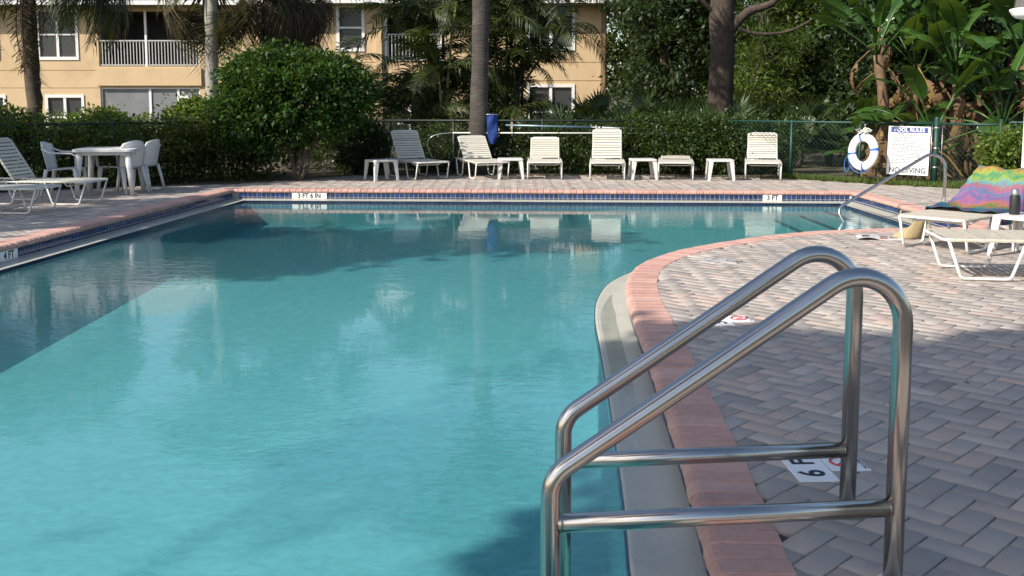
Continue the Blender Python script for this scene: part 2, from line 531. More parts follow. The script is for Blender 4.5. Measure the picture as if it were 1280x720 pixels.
DECK = [(-13, -8), (15, -8), (15, 12.5), (9.3, 13.9), (8.1, 15.3), (7.0, 16.15), (5.8, 17.25), (5.0, 18.2), (2.4, 19.0), (-2.96, 19.0), (-4.7, 16.9), (-6.2, 16.35), (-7.7, 15.5), (-9.2, 13.6), (-13, 10.5)]
CEN = Vector((-2.0, 12.0))


def ray_poly(ang, poly):
    d = Vector((math.cos(ang), math.sin(ang))); best = None
    for i in range(len(poly)):
        a, b = Vector(poly[i]), Vector(poly[(i + 1) % len(poly)])
        e = b - a; den = d.x * e.y - d.y * e.x
        if abs(den) < 1e-9: continue
        w = a - CEN
        t = (w.x * e.y - w.y * e.x) / den; u = (w.x * d.y - w.y * d.x) / den
        if t > 0 and -1e-3 <= u <= 1 + 1e-3 and (best is None or t > best): best = t
    return tuple(CEN + d * best)


hole = offset_poly(OUT, .06)
angs = sorted([math.atan2(p[1] - CEN.y, p[0] - CEN.x) for p in hole] + [math.atan2(p[1] - CEN.y, p[0] - CEN.x) for p in DECK] + [k * math.pi / 24 for k in range(-24, 24)])
angs = [a for i, a in enumerate(angs) if i == 0 or a - angs[i - 1] > 1e-5]
ri, rm = [ray_poly(a, hole) for a in angs], [ray_poly(a, DECK) for a in angs]
ro = [(CEN.x + math.cos(a) * 900, CEN.y + math.sin(a) * 900) for a in angs]
n = len(angs)
deck = MB().add([(x, y, -.014) for x, y in ri] + [(x, y, -.014) for x, y in rm], [(i, n + i, n + (i + 1) % n, (i + 1) % n) for i in range(n)]).ob("paved_deck", M['sand'])
tag(deck, "pool deck laid with grey and pink herringbone pavers", None, None, "structure")
gr = MB().add([(x, y, -.02) for x, y in rm] + [(x, y, -.02) for x, y in ro], [(i, n + i, n + (i + 1) % n, (i + 1) % n) for i in range(n)]).ob("ground", M['soil'])
tag(gr, "dark mulched ground beyond the fence", None, None, "structure")

# ---- herringbone pavers
coping_out = offset_poly(OUT, .185)
W, GAP = .102, .0048


def paver_local():
    l, w, b = W - GAP / 2, W / 2 - GAP / 2, .004
    vs = []
    for (z, i) in ((-.03, 0), (-b, 0), (0, b)):
        vs += [(-l + i, -w + i, z), (l - i, -w + i, z), (l - i, w - i, z), (-l + i, w - i, z)]
    fs = [(8, 9, 10, 11)]
    for k in range(2):
        for j in range(4): fs.append((4 * k + j, 4 * k + (j + 1) % 4, 4 * k + 4 + (j + 1) % 4, 4 * k + 4 + j))
    return vs, fs


pv, pf = paver_local()
pv = np.array(pv); pf = np.array(pf)
ca, sa = math.cos(R(45)), math.sin(R(45))
bricks = []
NX = 230
for i in range(-NX, NX):
    for j in range(-60, 260):
        r4 = (i - j) % 4
        if r4 == 0: cx_, cy_, rot = (i + 1) * W, (j + .5) * W, 0.0
        elif r4 == 3: cx_, cy_, rot = (i + .5) * W, (j + 1) * W, math.pi / 2
        else: continue
        X, Y = ca * cx_ - sa * cy_ + .03, sa * cx_ + ca * cy_ + .02
        if not (-9.5 < X < 10.5 and 1.2 < Y < 19.1): continue
        if not inside((X, Y), DECK) or inside((X, Y), coping_out): continue
        # keep what this side of the place can show: the field widens with distance
        if abs(X) > Y * .62 + 1.6: continue
        bricks.append((X, Y, rot + R(45)))
scr = []
for k, (X, Y, a) in enumerate(bricks):
    u, v, z = proj(X, Y, 0)
    vis = (-10 < u < 1290) and v < 735 and not (Y < 3.0)
    scr.append((-(F / z) ** 2 * (EYE / z) if vis else 0, k))
near = set(k for a, k in sorted(scr)[:300])
pme = np_mesh("paver", pv, pf, M['paver'])
for k in near:
    X, Y, a = bricks[k]
    ob("paver", pme, deck, (X, Y, rnd.uniform(-.0015, .0015)), (rnd.gauss(0, .006), rnd.gauss(0, .006), a + rnd.gauss(0, .006)))
VV, FF = [], []
b0 = 0
for k, (X, Y, a) in enumerate(bricks):
    if k in near: continue
    a += rnd.gauss(0, .006); c_, s_ = math.cos(a), math.sin(a)
    q = pv.copy()
    q[:, 0], q[:, 1] = pv[:, 0] * c_ - pv[:, 1] * s_ + X, pv[:, 0] * s_ + pv[:, 1] * c_ + Y
    q[:, 2] += rnd.uniform(-.0015, .0015) + pv[:, 0] * rnd.gauss(0, .006) + pv[:, 1] * rnd.gauss(0, .006)
    VV.append(q); FF.append(pf + b0); b0 += len(pv)
tag(ob("paver_field", np_mesh("paver_field", np.concatenate(VV), np.concatenate(FF), M['paver']), deck), kind="stuff")

# ---- coping of bullnose bricks
coping = bpy.data.objects.new("pool_coping", None)
link(coping); tag(coping, "salmon pink bullnose brick coping round the pool", None, None, "structure")
CW = .245
PROF = [(CW, -.056), (CW, -.002), (CW - .004, .004), (.045, .005), (.024, .001), (.009, -.009), (.001, -.024), (.002, -.04), (.012, -.052), (.03, -.056)]
runs = [(CURVE, 0, 0), ([(5.22, 11.0 - .0), (5.25, 15.40)], 0, 0), ([(5.25 + CW, 15.388), (-4.45 - CW, 15.882)], 0, 0), ([(-4.45, 15.868), (-5.50, 1.0)], 0, 0)]
pieces = []
for P, e0, e1 in runs:
    S = pathlen(P); L = S[-1]; N = max(1, round(L / .1045)); st = L / N
    for k in range(N):
        s0, s1 = k * st + .002, (k + 1) * st - .002
        if (P is CURVE) and s1 > L - .02: pass
        dz, dt = rnd.uniform(-.002, .002), rnd.uniform(-.004, .004)
        m = len(PROF); vs = []; e = .007
        for sa_, dn in ((s0, 1), (s0 + e, 0), (s1 - e, 0), (s1, 1)):        # rounded arrises at both ends of the brick
            p, nn = along(P, S, sa_)
            for t, z in PROF:
                tq = t + dt + (.005 * dn if t < .1 else 0); zq = z + dz - (.005 * dn if z > -.02 else 0)
                vs.append((p.x + nn.x * tq, p.y + nn.y * tq, zq))
        fs = [tuple(range(m)), tuple(range(4 * m - 1, 3 * m - 1, -1))]
        for q in range(3): fs += [(q * m + i, (q + 1) * m + i, (q + 1) * m + (i + 1) % m, q * m + (i + 1) % m) for i in range(m)]
        (p0, n0), (p1, n1) = along(P, S, s0), along(P, S, s1)
        c = (p0 + p1) / 2; u, v, z = proj(c.x + n0.x * .1, c.y + n0.y * .1, 0)
        vis = -30 < u < 1310 and v < 760 and c.y > 2.5
        pieces.append((-(F / z) ** 2 * (EYE / z) if vis else 0, vs, fs))
pieces.sort(key=lambda q: q[0])
for _, vs, fs in pieces[:300]: MB().add(vs, fs).ob("coping_brick", M['coping'], coping)
mb = MB()
for _, vs, fs in pieces[300:]: mb.add(vs, fs)
tag(mb.ob("coping_brick_run", M['coping'], coping), kind="stuff")
mb = MB()                                       # mortar that shows in the joints
for P, _, _ in runs:
    S = pathlen(P); N = max(2, int(S[-1] / .15)); vs = []
    for k in range(N + 1):
        p, nn = along(P, S, S[-1] * k / N)
        for t, z in ((CW - .004, -.05), (CW - .004, -.010), (.045, -.010), (.026, -.016), (.016, -.03), (.024, -.05)): vs.append((p.x + nn.x * t, p.y + nn.y * t, z))
    mb.add(vs, [(6 * k + i, 6 * k + i + 1, 6 * k + 7 + i, 6 * k + 6 + i) for k in range(N) for i in range(5)])
mb.ob("mortar_bed", pmat("coping_mortar", (.20, .11, .085), .95, var=(20, (.13, .075, .06), .7)), coping)

# ---- pool shell: tiled upstand, gutter ledge, walls, floor
WATER = -.186
shell = bpy.data.objects.new("pool_shell", None)
link(shell); tag(shell, "turquoise plastered pool basin with tiled waterline", None, None, "structure")
wall_o = offset_poly(OUT, .03)
led_i = offset_poly(OUT, -.225)
# round the reflex corner of the gutter as in the photo: it comes from the offset of the curve
nn_ = len(OUT)


def ring(a, za, b, zb, name, mat, parent, sm=False):
    vs = [(x, y, za) for x, y in a] + [(x, y, zb) for x, y in b]
    return MB().add(vs, [(i, (i + 1) % nn_, nn_ + (i + 1) % nn_, nn_ + i) for i in range(nn_)], sm).ob(name, mat, parent)


ring(wall_o, -.05, wall_o, -.155, "tile_backing", M['grout'], shell)
# the ledge: a gentle dish between the wall and the inner lip
steps = [(0.03, -.150), (-.02, -.153), (-.08, -.160), (-.15, -.162), (-.20, -.157), (-.216, -.157), (-.219, -.160)]
rings = [offset_poly(OUT, t) for t, _ in steps]
mb = MB(); vs = []
for rr, (_, z) in zip(rings, steps): vs += [(x, y, z) for x, y in rr]
mb.add(vs, [(k * nn_ + i, k * nn_ + (i + 1) % nn_, (k + 1) * nn_ + (i + 1) % nn_, (k + 1) * nn_ + i) for k in range(len(steps) - 1) for i in range(nn_)], True)
mb.ob("gutter_ledge", M['ledge'], shell)
lip = offset_poly(OUT, -.219)
ring(lip, -.158, lip, -.25, "lip_backing", M['grout'], shell)
ring(lip, -.25, offset_poly(OUT, -.235), -2.1, "basin_wall", M['plaster'], shell)


def floor_z(x, y):
    t = min(max((y - 2.0) / 13.5, 0), 1)
    return -1.02 + .46 * t - .03 * x / 5


gx, gy = np.linspace(-5.4, 5.2, 30), np.linspace(.9, 15.8, 40)
vs = [(x, y, floor_z(x, y)) for y in gy for x in gx]
MB().add(vs, [(j * 30 + i, j * 30 + i + 1, j * 30 + 31 + i, j * 30 + 30 + i) for j in range(39) for i in range(29)], True).ob("basin_floor", M['plaster'], shell)


def tile_run(P, name, t, rows, pitch, mat, thick=.005, gap=.005):
    S = pathlen(P); N = int(S[-1] / pitch); mb = MB()
    for k in range(N):
        s0, s1 = k * pitch + gap, (k + 1) * pitch - gap
        (p0, n0), (p1, n1) = along(P, S, s0), along(P, S, s1)
        for z1, z0 in rows:
            vs = []
            for p, nrm in ((p0, n0), (p1, n1)):
                for tt in (t, t - thick):
                    for z in (z0, z1): vs.append((p.x + nrm.x * tt, p.y + nrm.y * tt, z))
            mb.add(vs, [(2, 3, 7, 6), (0, 2, 6, 4), (1, 5, 7, 3), (0, 1, 3, 2), (4, 6, 7, 5)])
    return tag(mb.ob(name, mat, shell), kind="stuff")


ROWS = [(-.0575, -.1185), (-.1275, -.1455)]
tile_run([(5.25, 15.40), (-4.45, 15.87)], "waterline_tiles", .03, ROWS, .0742, M['tile'])
tile_run([(-4.45, 15.87), (-5.5, 1.0)], "waterline_tiles", .03, ROWS, .0742, M['tile'])
tile_run([(5.22, 11.0), (5.25, 15.40)], "waterline_tiles", .03, ROWS, .0742, M['tile'])
tile_run(CURVE, "waterline_tiles", .03, ROWS, .0742, M['tile'])
for P in (CURVE, [A_NR, A_FR], [A_FR, A_FL], [A_FL, A_NL]):
    tile_run(P, "lip_tiles", -.219, [(-.1585, -.225)], .052, M['navy_tile'], .006, .0015)

# entry steps along the right end wall, dark nosing tiles
for k, (x, z) in enumerate(((4.80, -.27), (4.42, -.34), (4.04, -.41))):
    st_ = MB().box(x, 5.3 - .002 * k, 11.1 + .01 * k, 15.3 + .01 * k, -1.6, z).ob("entry_step", M['plaster'], shell)
    MB().box(x - .005, x + .018, 11.12 + .01 * k, 15.3, z - .03, z + .004).ob("step_nosing", M['navy_tile'], st_)

# water body
wv = [(x, y, WATER) for x, y in lip]
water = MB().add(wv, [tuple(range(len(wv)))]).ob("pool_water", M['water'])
tag(water, "clear turquoise pool water with fine ripples", None, None, "structure")
# a film of water lies in the dished gutter on the near right
fi = [i for i, p in enumerate(CURVE) if 4.0 < p[1] < 7.9]
oa, ob_ = offset_poly(OUT, -.055), offset_poly(OUT, -.192)
nf = len(fi)
tap = [min(1, 3.2 * min(k, nf - 1 - k) / nf) for k in range(nf)]
vs = [tuple(Vector((*oa[i], -.1588)).lerp(Vector((*ob_[i], -.1588)), .5 * (1 - w))) for i, w in zip(fi, tap)] + [tuple(Vector((*ob_[i], -.1588)).lerp(Vector((*oa[i], -.1588)), .45 * (1 - w))) for i, w in zip(fi, tap)]
film = MB().add(vs, [(i, i + 1, nf + i + 1, nf + i) for i in range(nf - 1)]).ob("gutter_water", M['film'])
tag(film, "shallow film of water standing in the gutter ledge", None, None, "structure")

# ------------------------------------------------------------------ lettering helper (built-in font, raised a hair off the board)
def text(body, size, mat, parent, loc, rot, align='CENTER', extrude=.0006, bold=0.0, sx=1.0):
    cu = bpy.data.curves.new("lettering", 'FONT')
    cu.body = body; cu.size = size; cu.align_x = align; cu.align_y = 'CENTER'; cu.extrude = extrude; cu.offset = bold
    cu.resolution_u = 3
    cu.materials.append(mat)
    tmp = bpy.data.objects.new("lettering", cu); COL.objects.link(tmp)
    me = bpy.data.meshes.new_from_object(tmp.evaluated_get(bpy.context.evaluated_depsgraph_get()))
    bpy.data.objects.remove(tmp); me.name = "lettering"
    if not me.materials: me.materials.append(mat)
    o = bpy.data.objects.new("lettering", me)
    o.location = loc; o.rotation_euler = rot; o.scale = (sx, 1, 1)
    return link(o, parent)


# depth markers on the waterline tiles
def wall_marker(x, y, w, h, body, label, face_rot, size):
    t = thing("depth_marker", label, "depth marker", (x, y, -.0555 - h / 2), face_rot, "depth markers on the pool wall")
    MB().box(-w / 2, w / 2, -.012, 0, -h / 2, h / 2, .001).ob("tile_plate", M['sign_white'], t)
    text(body, size, M['black'], t, (0, -.0125, -.001), (R(90), 0, 0), bold=.0032, sx=.9)
    return t


fy = lambda x: 15.40 + (5.25 - x) * (.47 / 9.7) + .03
wall_marker((386 - 640) / F * 15.85, fy(-3.2) - .004, .56, .094, "3 FT 6 IN", "white depth marker reading 3 FT 6 IN on far tile band", -.048, .105)
wall_marker((964.5 - 640) / F * 15.6, fy(4.1) - .004, .29, .094, "3 FT", "white depth marker reading 3 FT on far tile band", -.048, .105)
wall_marker(-4.915, 9.60, .30, .094, "4 FT", "white depth marker reading 4 FT on left pool wall", R(86), .105)


# depth markers set into the deck: a big digit tile, an FT tile, a no-diving tile
def deck_marker(x, y, rz, label, big, s=.152, plate='sign_white', ink='black', red='red'):
    t = thing("deck_depth_marker", label, "depth marker", (x, y, .0012), rz, "depth markers set in the deck")
    def tile(cx, cy, w=s, d=s):
        return MB().box(cx - w / 2 + .001, cx + w / 2 - .001, cy - d / 2 + .001, cy + d / 2 - .001, -.012, .003, .001).ob("marker_tile", M[plate], t)
    a = tile(0, 0); text(big, .135, M[ink], a, (0, .0, .0034), (0, 0, R(90)), bold=.003)
    b = tile(0, s); text("FT", .12, M[ink], b, (0, s, .0034), (0, 0, R(90)), bold=.003)
    c = tile(s * 1.02, s * .72, s, s * 1.1)
    mb = MB(); mb.tube([(s * 1.0 + .048 * math.cos(q * math.pi / 10), s * .72 + .048 * math.sin(q * math.pi / 10), .0034) for q in range(20)], .006, 4, closed=True)
    ring_ = mb.ob("prohibition_ring", M[red], c)
    MB().box(-.052, .052, -.005, .005, .0032, .0044).ob("prohibition_bar", M[red], c, (s * 1.0, s * .72, 0), (0, 0, R(45)))
    MB().box(-.006, .03, -.006, .006, .0030, .0038).ob("diver_figure", M['black'], c, (s * .98, s * .74, 0), (0, 0, R(-30)))
    text("NO DIVING", .026, M['black'], c, (s * 1.44, s * .72, .0034), (0, 0, R(90)))
    return t


deck_marker(1.118, 3.57, R(2), "white deck marker reading 6 FT by the near handrail post", "6")
p = at(888, 404); deck_marker(p[0] + .06, p[1], R(4), "white deck marker partly hidden behind the sloping handrail", "5")
p = at(888, 327); deck_marker(p[0], p[1], R(-35), "worn deck marker on sunny pavers where the coping curves", "4", plate='worn_tile', ink='worn_print', red='worn_print')


# ------------------------------------------------------------------ stainless handrails
def handrail(label, pr, pl, ztop, slope, zbar, r, rr, rl, zdown=-1.1, esc=True, group=None):
    """pr, pl: plan positions of the deck post and the pool post"""
    o = thing("handrail", label, "handrail", (pr[0], pr[1], 0), 0, group)
    d = Vector((pl[0] - pr[0], pl[1] - pr[1], 0)); L = d.length
    zl = ztop - slope * L
    path = fillet([(0, 0, -.05), (0, 0, ztop), (d.x, d.y, zl), (d.x, d.y, zdown)], [rr, rl], 12)
    MB().tube(path, r, 20).ob("rail_tube", M['steel'], o)
    if zbar is not None:
        u = d.normalized() * (r * .6)
        MB().tube([(u.x, u.y, zbar), (d.x - u.x, d.y - u.y, zbar)], r * .96, 18).ob("cross_bar", M['steel'], o)
        for q in (u * 1.55, d - u * 1.55):
            MB().tube([(q.x - u.x * .06, q.y - u.y * .06, zbar), (q.x + u.x * .06, q.y + u.y * .06, zbar)], r * 1.03, 18).ob("weld_bead", M['steel'], o)
    if esc:
        MB().lathe([(r + .001, .026), (r + .008, .026), (.045, .018), (.056, .007), (.057, .0)], 24).ob("escutcheon", M['white_plastic'], o, (0, 0, .005))
    return o


handrail("nearest stainless steel handrail, its deck post cut by the photo's bottom edge", (1.078, 2.695), (.104, 2.585), 1.013, .655, .240, .0268, .135, .10, group="pair of stainless handrails")
handrail("stainless steel handrail just behind the nearest one", (1.124, 3.215), (.165, 3.105), .998, .655, .222, .0268, .135, .10, group="pair of stainless handrails")
fr = thing("handrail", "slim steel handrail running down into the far shallow steps", "handrail", (5.80, 13.30, 0))
MB().tube(fillet([(0, 0, -.03), (0, 0, .83), (-1.50, -.2, -.02), (-1.34, -.42, -.42)], [.2, .12], 10), .0215, 14).ob("rail_tube", M['steel'], fr)
MB().lathe([(.022, .022), (.06, .016), (.075, .005), (.076, 0)], 20).ob("escutcheon", M['white_plastic'], fr, (0, 0, .005))

# ------------------------------------------------------------------ chaise longues
TUBE = .0125


def strap_mesh(half, w, name, mat):
    r = TUBE
    prof = [(-half - r - .003, -.010), (-half - r - .003, .004), (-half - .006, r + .003), (-half * .5, r + .0005), (half * .5, r + .0005), (half + .006, r + .003), (half + r + .003, .004), (half + r + .003, -.010)]
    inn = [(y * (1 - .004 / half) if abs(y) > half else y, z - .0025) for y, z in prof]
    vs = []
    for x in (-w / 2, w / 2):
        vs += [(x, y, z) for y, z in prof] + [(x, y, z) for y, z in inn]
    m = len(prof); fs = []
    for i in range(m - 1):
        fs += [(i, i + 1, 2 * m + i + 1, 2 * m + i), (m + i, 3 * m + i, 3 * m + i + 1, m + i + 1), (i, m + i, m + i + 1, i + 1), (2 * m + i, 2 * m + i + 1, 3 * m + i + 1, 3 * m + i)]
    return MB().add(vs, fs).mesh(name, mat)


SH, BH = .305, .262
seat_frame_me = MB().tube(fillet([(1.62, -SH, .31), (0, -SH, .31), (0, SH, .31), (1.62, SH, .31), (1.62, -SH, .31)], [.07, .07, .05], 5), TUBE, 8, cap=True).mesh("seat_frame", M['white_paint'])
back_frame_me = MB().tube(fillet([(0, -BH, 0), (.66, -BH, 0), (.66, BH, 0), (0, BH, 0)], .07, 5), TUBE, 8).mesh("backrest_frame", M['white_paint'])


def sled_me(x0, x1, x2, x3):
    return MB().tube(fillet([(x0, 0, .305), (x1, 0, .0125), (x2, 0, .0125), (x3, 0, .305)], .045, 5), TUBE, 8).mesh("leg", M['white_paint'])


sled_f, sled_b = sled_me(.035, .135, .50, .60), sled_me(.98, 1.08, 1.42, 1.53)
brace_me = MB().tube(fillet([(0, -SH, 0), (0, -SH + .08, -.05), (0, SH - .08, -.05), (0, SH, 0)], .05, 4), .0095, 6).mesh("cross_brace", M['white_paint'])
seat_strap = {k: strap_mesh(SH, .046, "strap", M[k]) for k in ('strap', 'strap_tan')}
back_strap = {k: strap_mesh(BH, .044, "strap", M[k]) for k in ('strap', 'strap_tan')}


def chaise(label, foot, axis_deg, back_deg, strap='strap', group="strap chaise longues round the pool", pitch=.0545):
    """foot: plan position of the middle of the foot end; axis: direction from foot to head"""
    t = thing("chaise_longue", label, "chaise longue", (foot[0], foot[1], .004), R(axis_deg), group)
    ob("seat_frame", seat_frame_me, t)
    for y in (-SH, SH):
        ob("leg", sled_f, t, (0, y, 0)); ob("leg", sled_b, t, (0, y, 0))
    for x in (.33, 1.25): ob("cross_brace", brace_me, t, (x, 0, .30))
    for k in range(18):
        ob("strap", seat_strap[strap], t, (.055 + k * pitch, 0, .31 + rnd.uniform(-.001, .001)))
    bk = ob("backrest", back_frame_me, t, (1.05, 0, .318), (0, R(-back_deg), 0))
    for k in range(11): ob("strap", back_strap[strap], bk, (.05 + k * .0565, 0, 0))
    # prop struts from the back to the rear rail
    a = R(back_deg); q = .38
    px_, pz_ = 1.05 + q * math.cos(a), .318 + q * math.sin(a)
    if back_deg > 20:
        mb = MB()
        for y in (-BH, BH): mb.tube([(px_, y, pz_), (1.05 + q * math.cos(a) + .15, y * 1.12, .30)], .008, 6)
        mb.tube([(px_ + .15, -BH * 1.12, .30), (px_ + .15, BH * 1.12, .30)], .008, 6)
        mb.ob("prop_strut", M['white_paint'], t)
    return t


def g(px, py): return Vector(at(px, py))


# far row, left to right
chaise("shaded grey-backed chaise longue, furthest left of the far row", (-1.39, 17.78), 118, 53)
chaise("chaise longue turned three quarters, beside the hanging blue net", (-.33, 17.76), 107, 39)
chaise("chaise longue facing the pool, low back, between the angled one and the tallest", (.585, 17.74), 88, 36)
chaise("chaise longue with the highest upright back in the far row", (1.69, 17.60), 85, 57)
chaise("chaise longue lying flat with its back lowered", (2.905, 17.62), 81, 3)
chaise("chaise longue at the right end of the far row, by the bare fence", (4.44, 17.55), 77, 47)
# left, in the shade
chaise("shaded chaise longue on the left with its back raised", (-5.66, 13.60), 176, 58)
chaise("nearest of the two shaded chaise longues on the left edge", (-5.82, 12.52), 177, 35)
# right, near
ax1 = math.degrees(math.atan2(.655, .755))
c_towel = chaise("tan strapped chaise longue with the bright towel over its back", (3.84, 9.10), ax1, 29, 'strap_tan', pitch=.0545)
chaise("tan strapped chaise longue cut by the right edge of the photo", (3.40, 7.95), -9, 40, 'strap_tan')

# ------------------------------------------------------------------ small resin side tables
def table_meshes():
    top = MB(); s = .225
    prof = [(s - .012, .372), (s, .362), (s, .335), (s - .006, .330), (s - .012, .372)]
    def rr(h, z, c=.035):
        pts = []
        for sx, sy, a0 in ((1, 1, 0), (-1, 1, 90), (-1, -1, 180), (1, -1, 270)):
            for k in range(4):
                a = R(a0 + 30 * k); pts.append((sx * (h - c) + c * math.cos(a), sy * (h - c) + c * math.sin(a), z))
        return pts
    lay = [rr(s - .006, .335), rr(s, .340), rr(s, .362), rr(s - .004, .368), rr(s - .014, .371)]
    vs = [p for l in lay for p in l]; m = 16
    fs = [(k * m + i, k * m + (i + 1) % m, (k + 1) * m + (i + 1) % m, (k + 1) * m + i) for k in range(4) for i in range(m)] + [tuple(range(4 * m, 5 * m)), tuple(range(m - 1, -1, -1))]
    top.add(vs, fs)
    leg = MB()
    # splayed tapered L-section leg, outer corner at +x +y
    def q(z, o, w): return [(o, o, z), (o - w, o, z), (o - w, o - .02, z), (o - .02, o - .02, z), (o - .02, o - w, z), (o, o - w, z)]
    v = q(.338, .215, .075) + q(.0, .238, .042)
    leg.add(v, [(i, (i + 1) % 6, 6 + (i + 1) % 6, 6 + i) for i in range(6)] + [(0, 5, 4, 3, 2, 1), (6, 7, 8, 9, 10, 11)])
    return top.mesh("table_top", M['white_plastic']), leg.mesh("leg", M['white_plastic'])


tt_me, tl_me = table_meshes()


def side_table(label, x, y, rz):
    t = thing("side_table", label, "side table", (x, y, .004), rz, "white resin side tables")
    ob("table_top", tt_me, t)
    for k in range(4): ob("leg", tl_me, t, (0, 0, 0), (0, 0, R(90 * k)))
    return t


side_table("white side table left of the grey-backed far chaise", -2.33, 17.70, R(33))
side_table("white side table between the angled and the low-backed chaise", -.03, 18.10, R(3))
side_table("white side table touching the lowered flat chaise", 2.36, 17.95, R(2))
side_table("white side table standing alone left of the right-hand far chaise", 3.72, 17.78, R(-4))
side_table("white side table beside the towel-covered chaise, at the right edge", 4.62, 8.84, R(36))


# ------------------------------------------------------------------ resin table and monobloc armchairs under the hedge
tb = thing("resin_table", "square white resin table between the armchairs by the hedge", "table", (-6.10, 15.08, .004), R(9))
s = .44
mb = MB()
lay = []
for h, z, c in ((s - .01, .645, .08), (s, .65, .09), (s, .682, .09), (s - .006, .69, .09), (s - .02, .692, .08)):
    pts = []
    for sx, sy, a0 in ((1, 1, 0), (-1, 1, 90), (-1, -1, 180), (1, -1, 270)):
        for k in range(5):
            a = R(a0 + 22.5 * k); pts.append((sx * (h - c) + c * math.cos(a), sy * (h - c) + c * math.sin(a), z))
    lay += pts
m = 20
mb.add(lay, [(k * m + i, k * m + (i + 1) % m, (k + 1) * m + (i + 1) % m, (k + 1) * m + i) for k in range(4) for i in range(m)] + [tuple(range(4 * m, 5 * m)), tuple(range(m - 1, -1, -1))])
mb.ob("table_top", M['white_plastic'], tb)
MB().box(-s + .06, s - .06, -s + .06, s - .06, .60, .6445).ob("apron", M['white_plastic'], tb)
for sx in (-1, 1):
    for sy in (-1, 1):
        MB().tube([(sx * (s - .10), sy * (s - .10), .645), (sx * (s - .07), sy * (s - .07), .3), (sx * (s - .045), sy * (s - .045), 0)], [.055, .042, .03], 8).ob("leg", M['white_plastic'], tb)


def armchair_meshes():
    mp = M['white_plastic']
    # seat pan: dished grid with a rolled front edge
    nx, ny = 8, 8; vs = []
    for j in range(ny + 1):
        for i in range(nx + 1):
            u, v = i / nx * 2 - 1, j / ny                      # v: 0 front, 1 back
            x = u * (.235 - .02 * v); y = -.22 + .44 * v
            z = .415 - .03 * v + .012 * u * u - (.03 * (1 - v * 4) ** 2 if v < .25 else 0)
            vs.append((x, y, z))
    nv = len(vs); vs += [(x, y, z - .012) for x, y, z in vs]
    fs = []
    for j in range(ny):
        for i in range(nx):
            a = j * (nx + 1) + i
            fs += [(a, a + 1, a + nx + 2, a + nx + 1), (nv + a, nv + a + nx + 1, nv + a + nx + 2, nv + a + 1)]
    for i in range(nx): fs += [(i, nv + i, nv + i + 1, i + 1)]
    for j in range(ny): fs += [(j * (nx + 1), (j + 1) * (nx + 1), nv + (j + 1) * (nx + 1), nv + j * (nx + 1)), (j * (nx + 1) + nx, nv + j * (nx + 1) + nx, nv + (j + 1) * (nx + 1) + nx, (j + 1) * (nx + 1) + nx)]
    seat = MB().add(vs, fs, True).mesh("seat", mp)
    # back: curved shell with rounded top
    nx, ny = 10, 8; vs = []
    for j in range(ny + 1):
        v = j / ny
        for i in range(nx + 1):
            u = i / nx * 2 - 1
            wd = .232 + .03 * math.sin(v * 1.9) - .12 * max(0, v - .8) * 2
            top = .42 * (v - .10 * v * v * u * u)
            vs.append((u * wd, .205 + .10 * v - .075 * u * u * (.5 + .5 * v), .385 + top))
    nv = len(vs); vs += [(x, y + .011, z) for x, y, z in vs]
    fs = []
    for j in range(ny):
        for i in range(nx):
            a = j * (nx + 1) + i
            fs += [(a, a + 1, a + nx + 2, a + nx + 1), (nv + a, nv + a + nx + 1, nv + a + nx + 2, nv + a + 1)]
    for i in range(nx): a = ny * (nx + 1) + i; fs += [(i, nv + i, nv + i + 1, i + 1), (a, a + 1, nv + a + 1, nv + a)]
    for j in range(ny): fs += [(j * (nx + 1), (j + 1) * (nx + 1), nv + (j + 1) * (nx + 1), nv + j * (nx + 1)), (j * (nx + 1) + nx, nv + j * (nx + 1) + nx, nv + (j + 1) * (nx + 1) + nx, (j + 1) * (nx + 1) + nx)]
    back = MB().add(vs, fs, True).mesh("backrest", mp)
    def bar(path, w, h):
        mb = MB(); vs = []
        P = [Vector(p) for p in path]
        for i, p in enumerate(P):
            t = (P[min(i + 1, len(P) - 1)] - P[max(i - 1, 0)]).normalized()
            sd = t.cross(Vector((0, 0, 1))); sd = sd.normalized() if sd.length > .2 else Vector((1, 0, 0))
            up = sd.cross(t).normalized()
            ww, hh = (w[i], h[i]) if isinstance(w, list) else (w, h)
            for a in range(8):
                an = R(45 * a + 22.5); vs.append(p + sd * (ww * math.cos(an)) + up * (hh * math.sin(an)))
        m = len(P)
        mb.add(vs, [(i * 8 + k, i * 8 + (k + 1) % 8, (i + 1) * 8 + (k + 1) % 8, (i + 1) * 8 + k) for i in range(m - 1) for k in range(8)] + [tuple(range(7, -1, -1)), tuple(range((m - 1) * 8, m * 8))], True)
        return mb
    arm, fleg, bleg = {}, {}, {}
    for sx in (-1, 1):
        pts = fillet([(sx * .235, .24, .70), (sx * .265, .12, .645), (sx * .28, -.18, .635), (sx * .275, -.235, .60), (sx * .262, -.225, .41)], [.1, .06, .04], 4)
        arm[sx] = bar(pts, .028, .013).mesh("armrest", mp)
        fleg[sx] = bar([(sx * .225, -.205, .41), (sx * .245, -.225, .2), (sx * .262, -.25, .0)], [.045, .034, .024], [.03, .025, .02]).mesh("leg", mp)
        bleg[sx] = bar([(sx * .205, .20, .40), (sx * .225, .245, .2), (sx * .24, .285, .0)], [.04, .03, .022], [.028, .024, .02]).mesh("leg", mp)
    return seat, back, arm, fleg, bleg


AC = armchair_meshes()


def armchair(label, x, y, rz):
    t = thing("armchair", label, "chair", (x, y, .004), R(rz), "white resin armchairs by the hedge")
    ob("seat", AC[0], t); ob("backrest", AC[1], t)
    for sx in (-1, 1): ob("armrest", AC[2][sx], t); ob("leg", AC[3][sx], t); ob("leg", AC[4][sx], t)
    return t


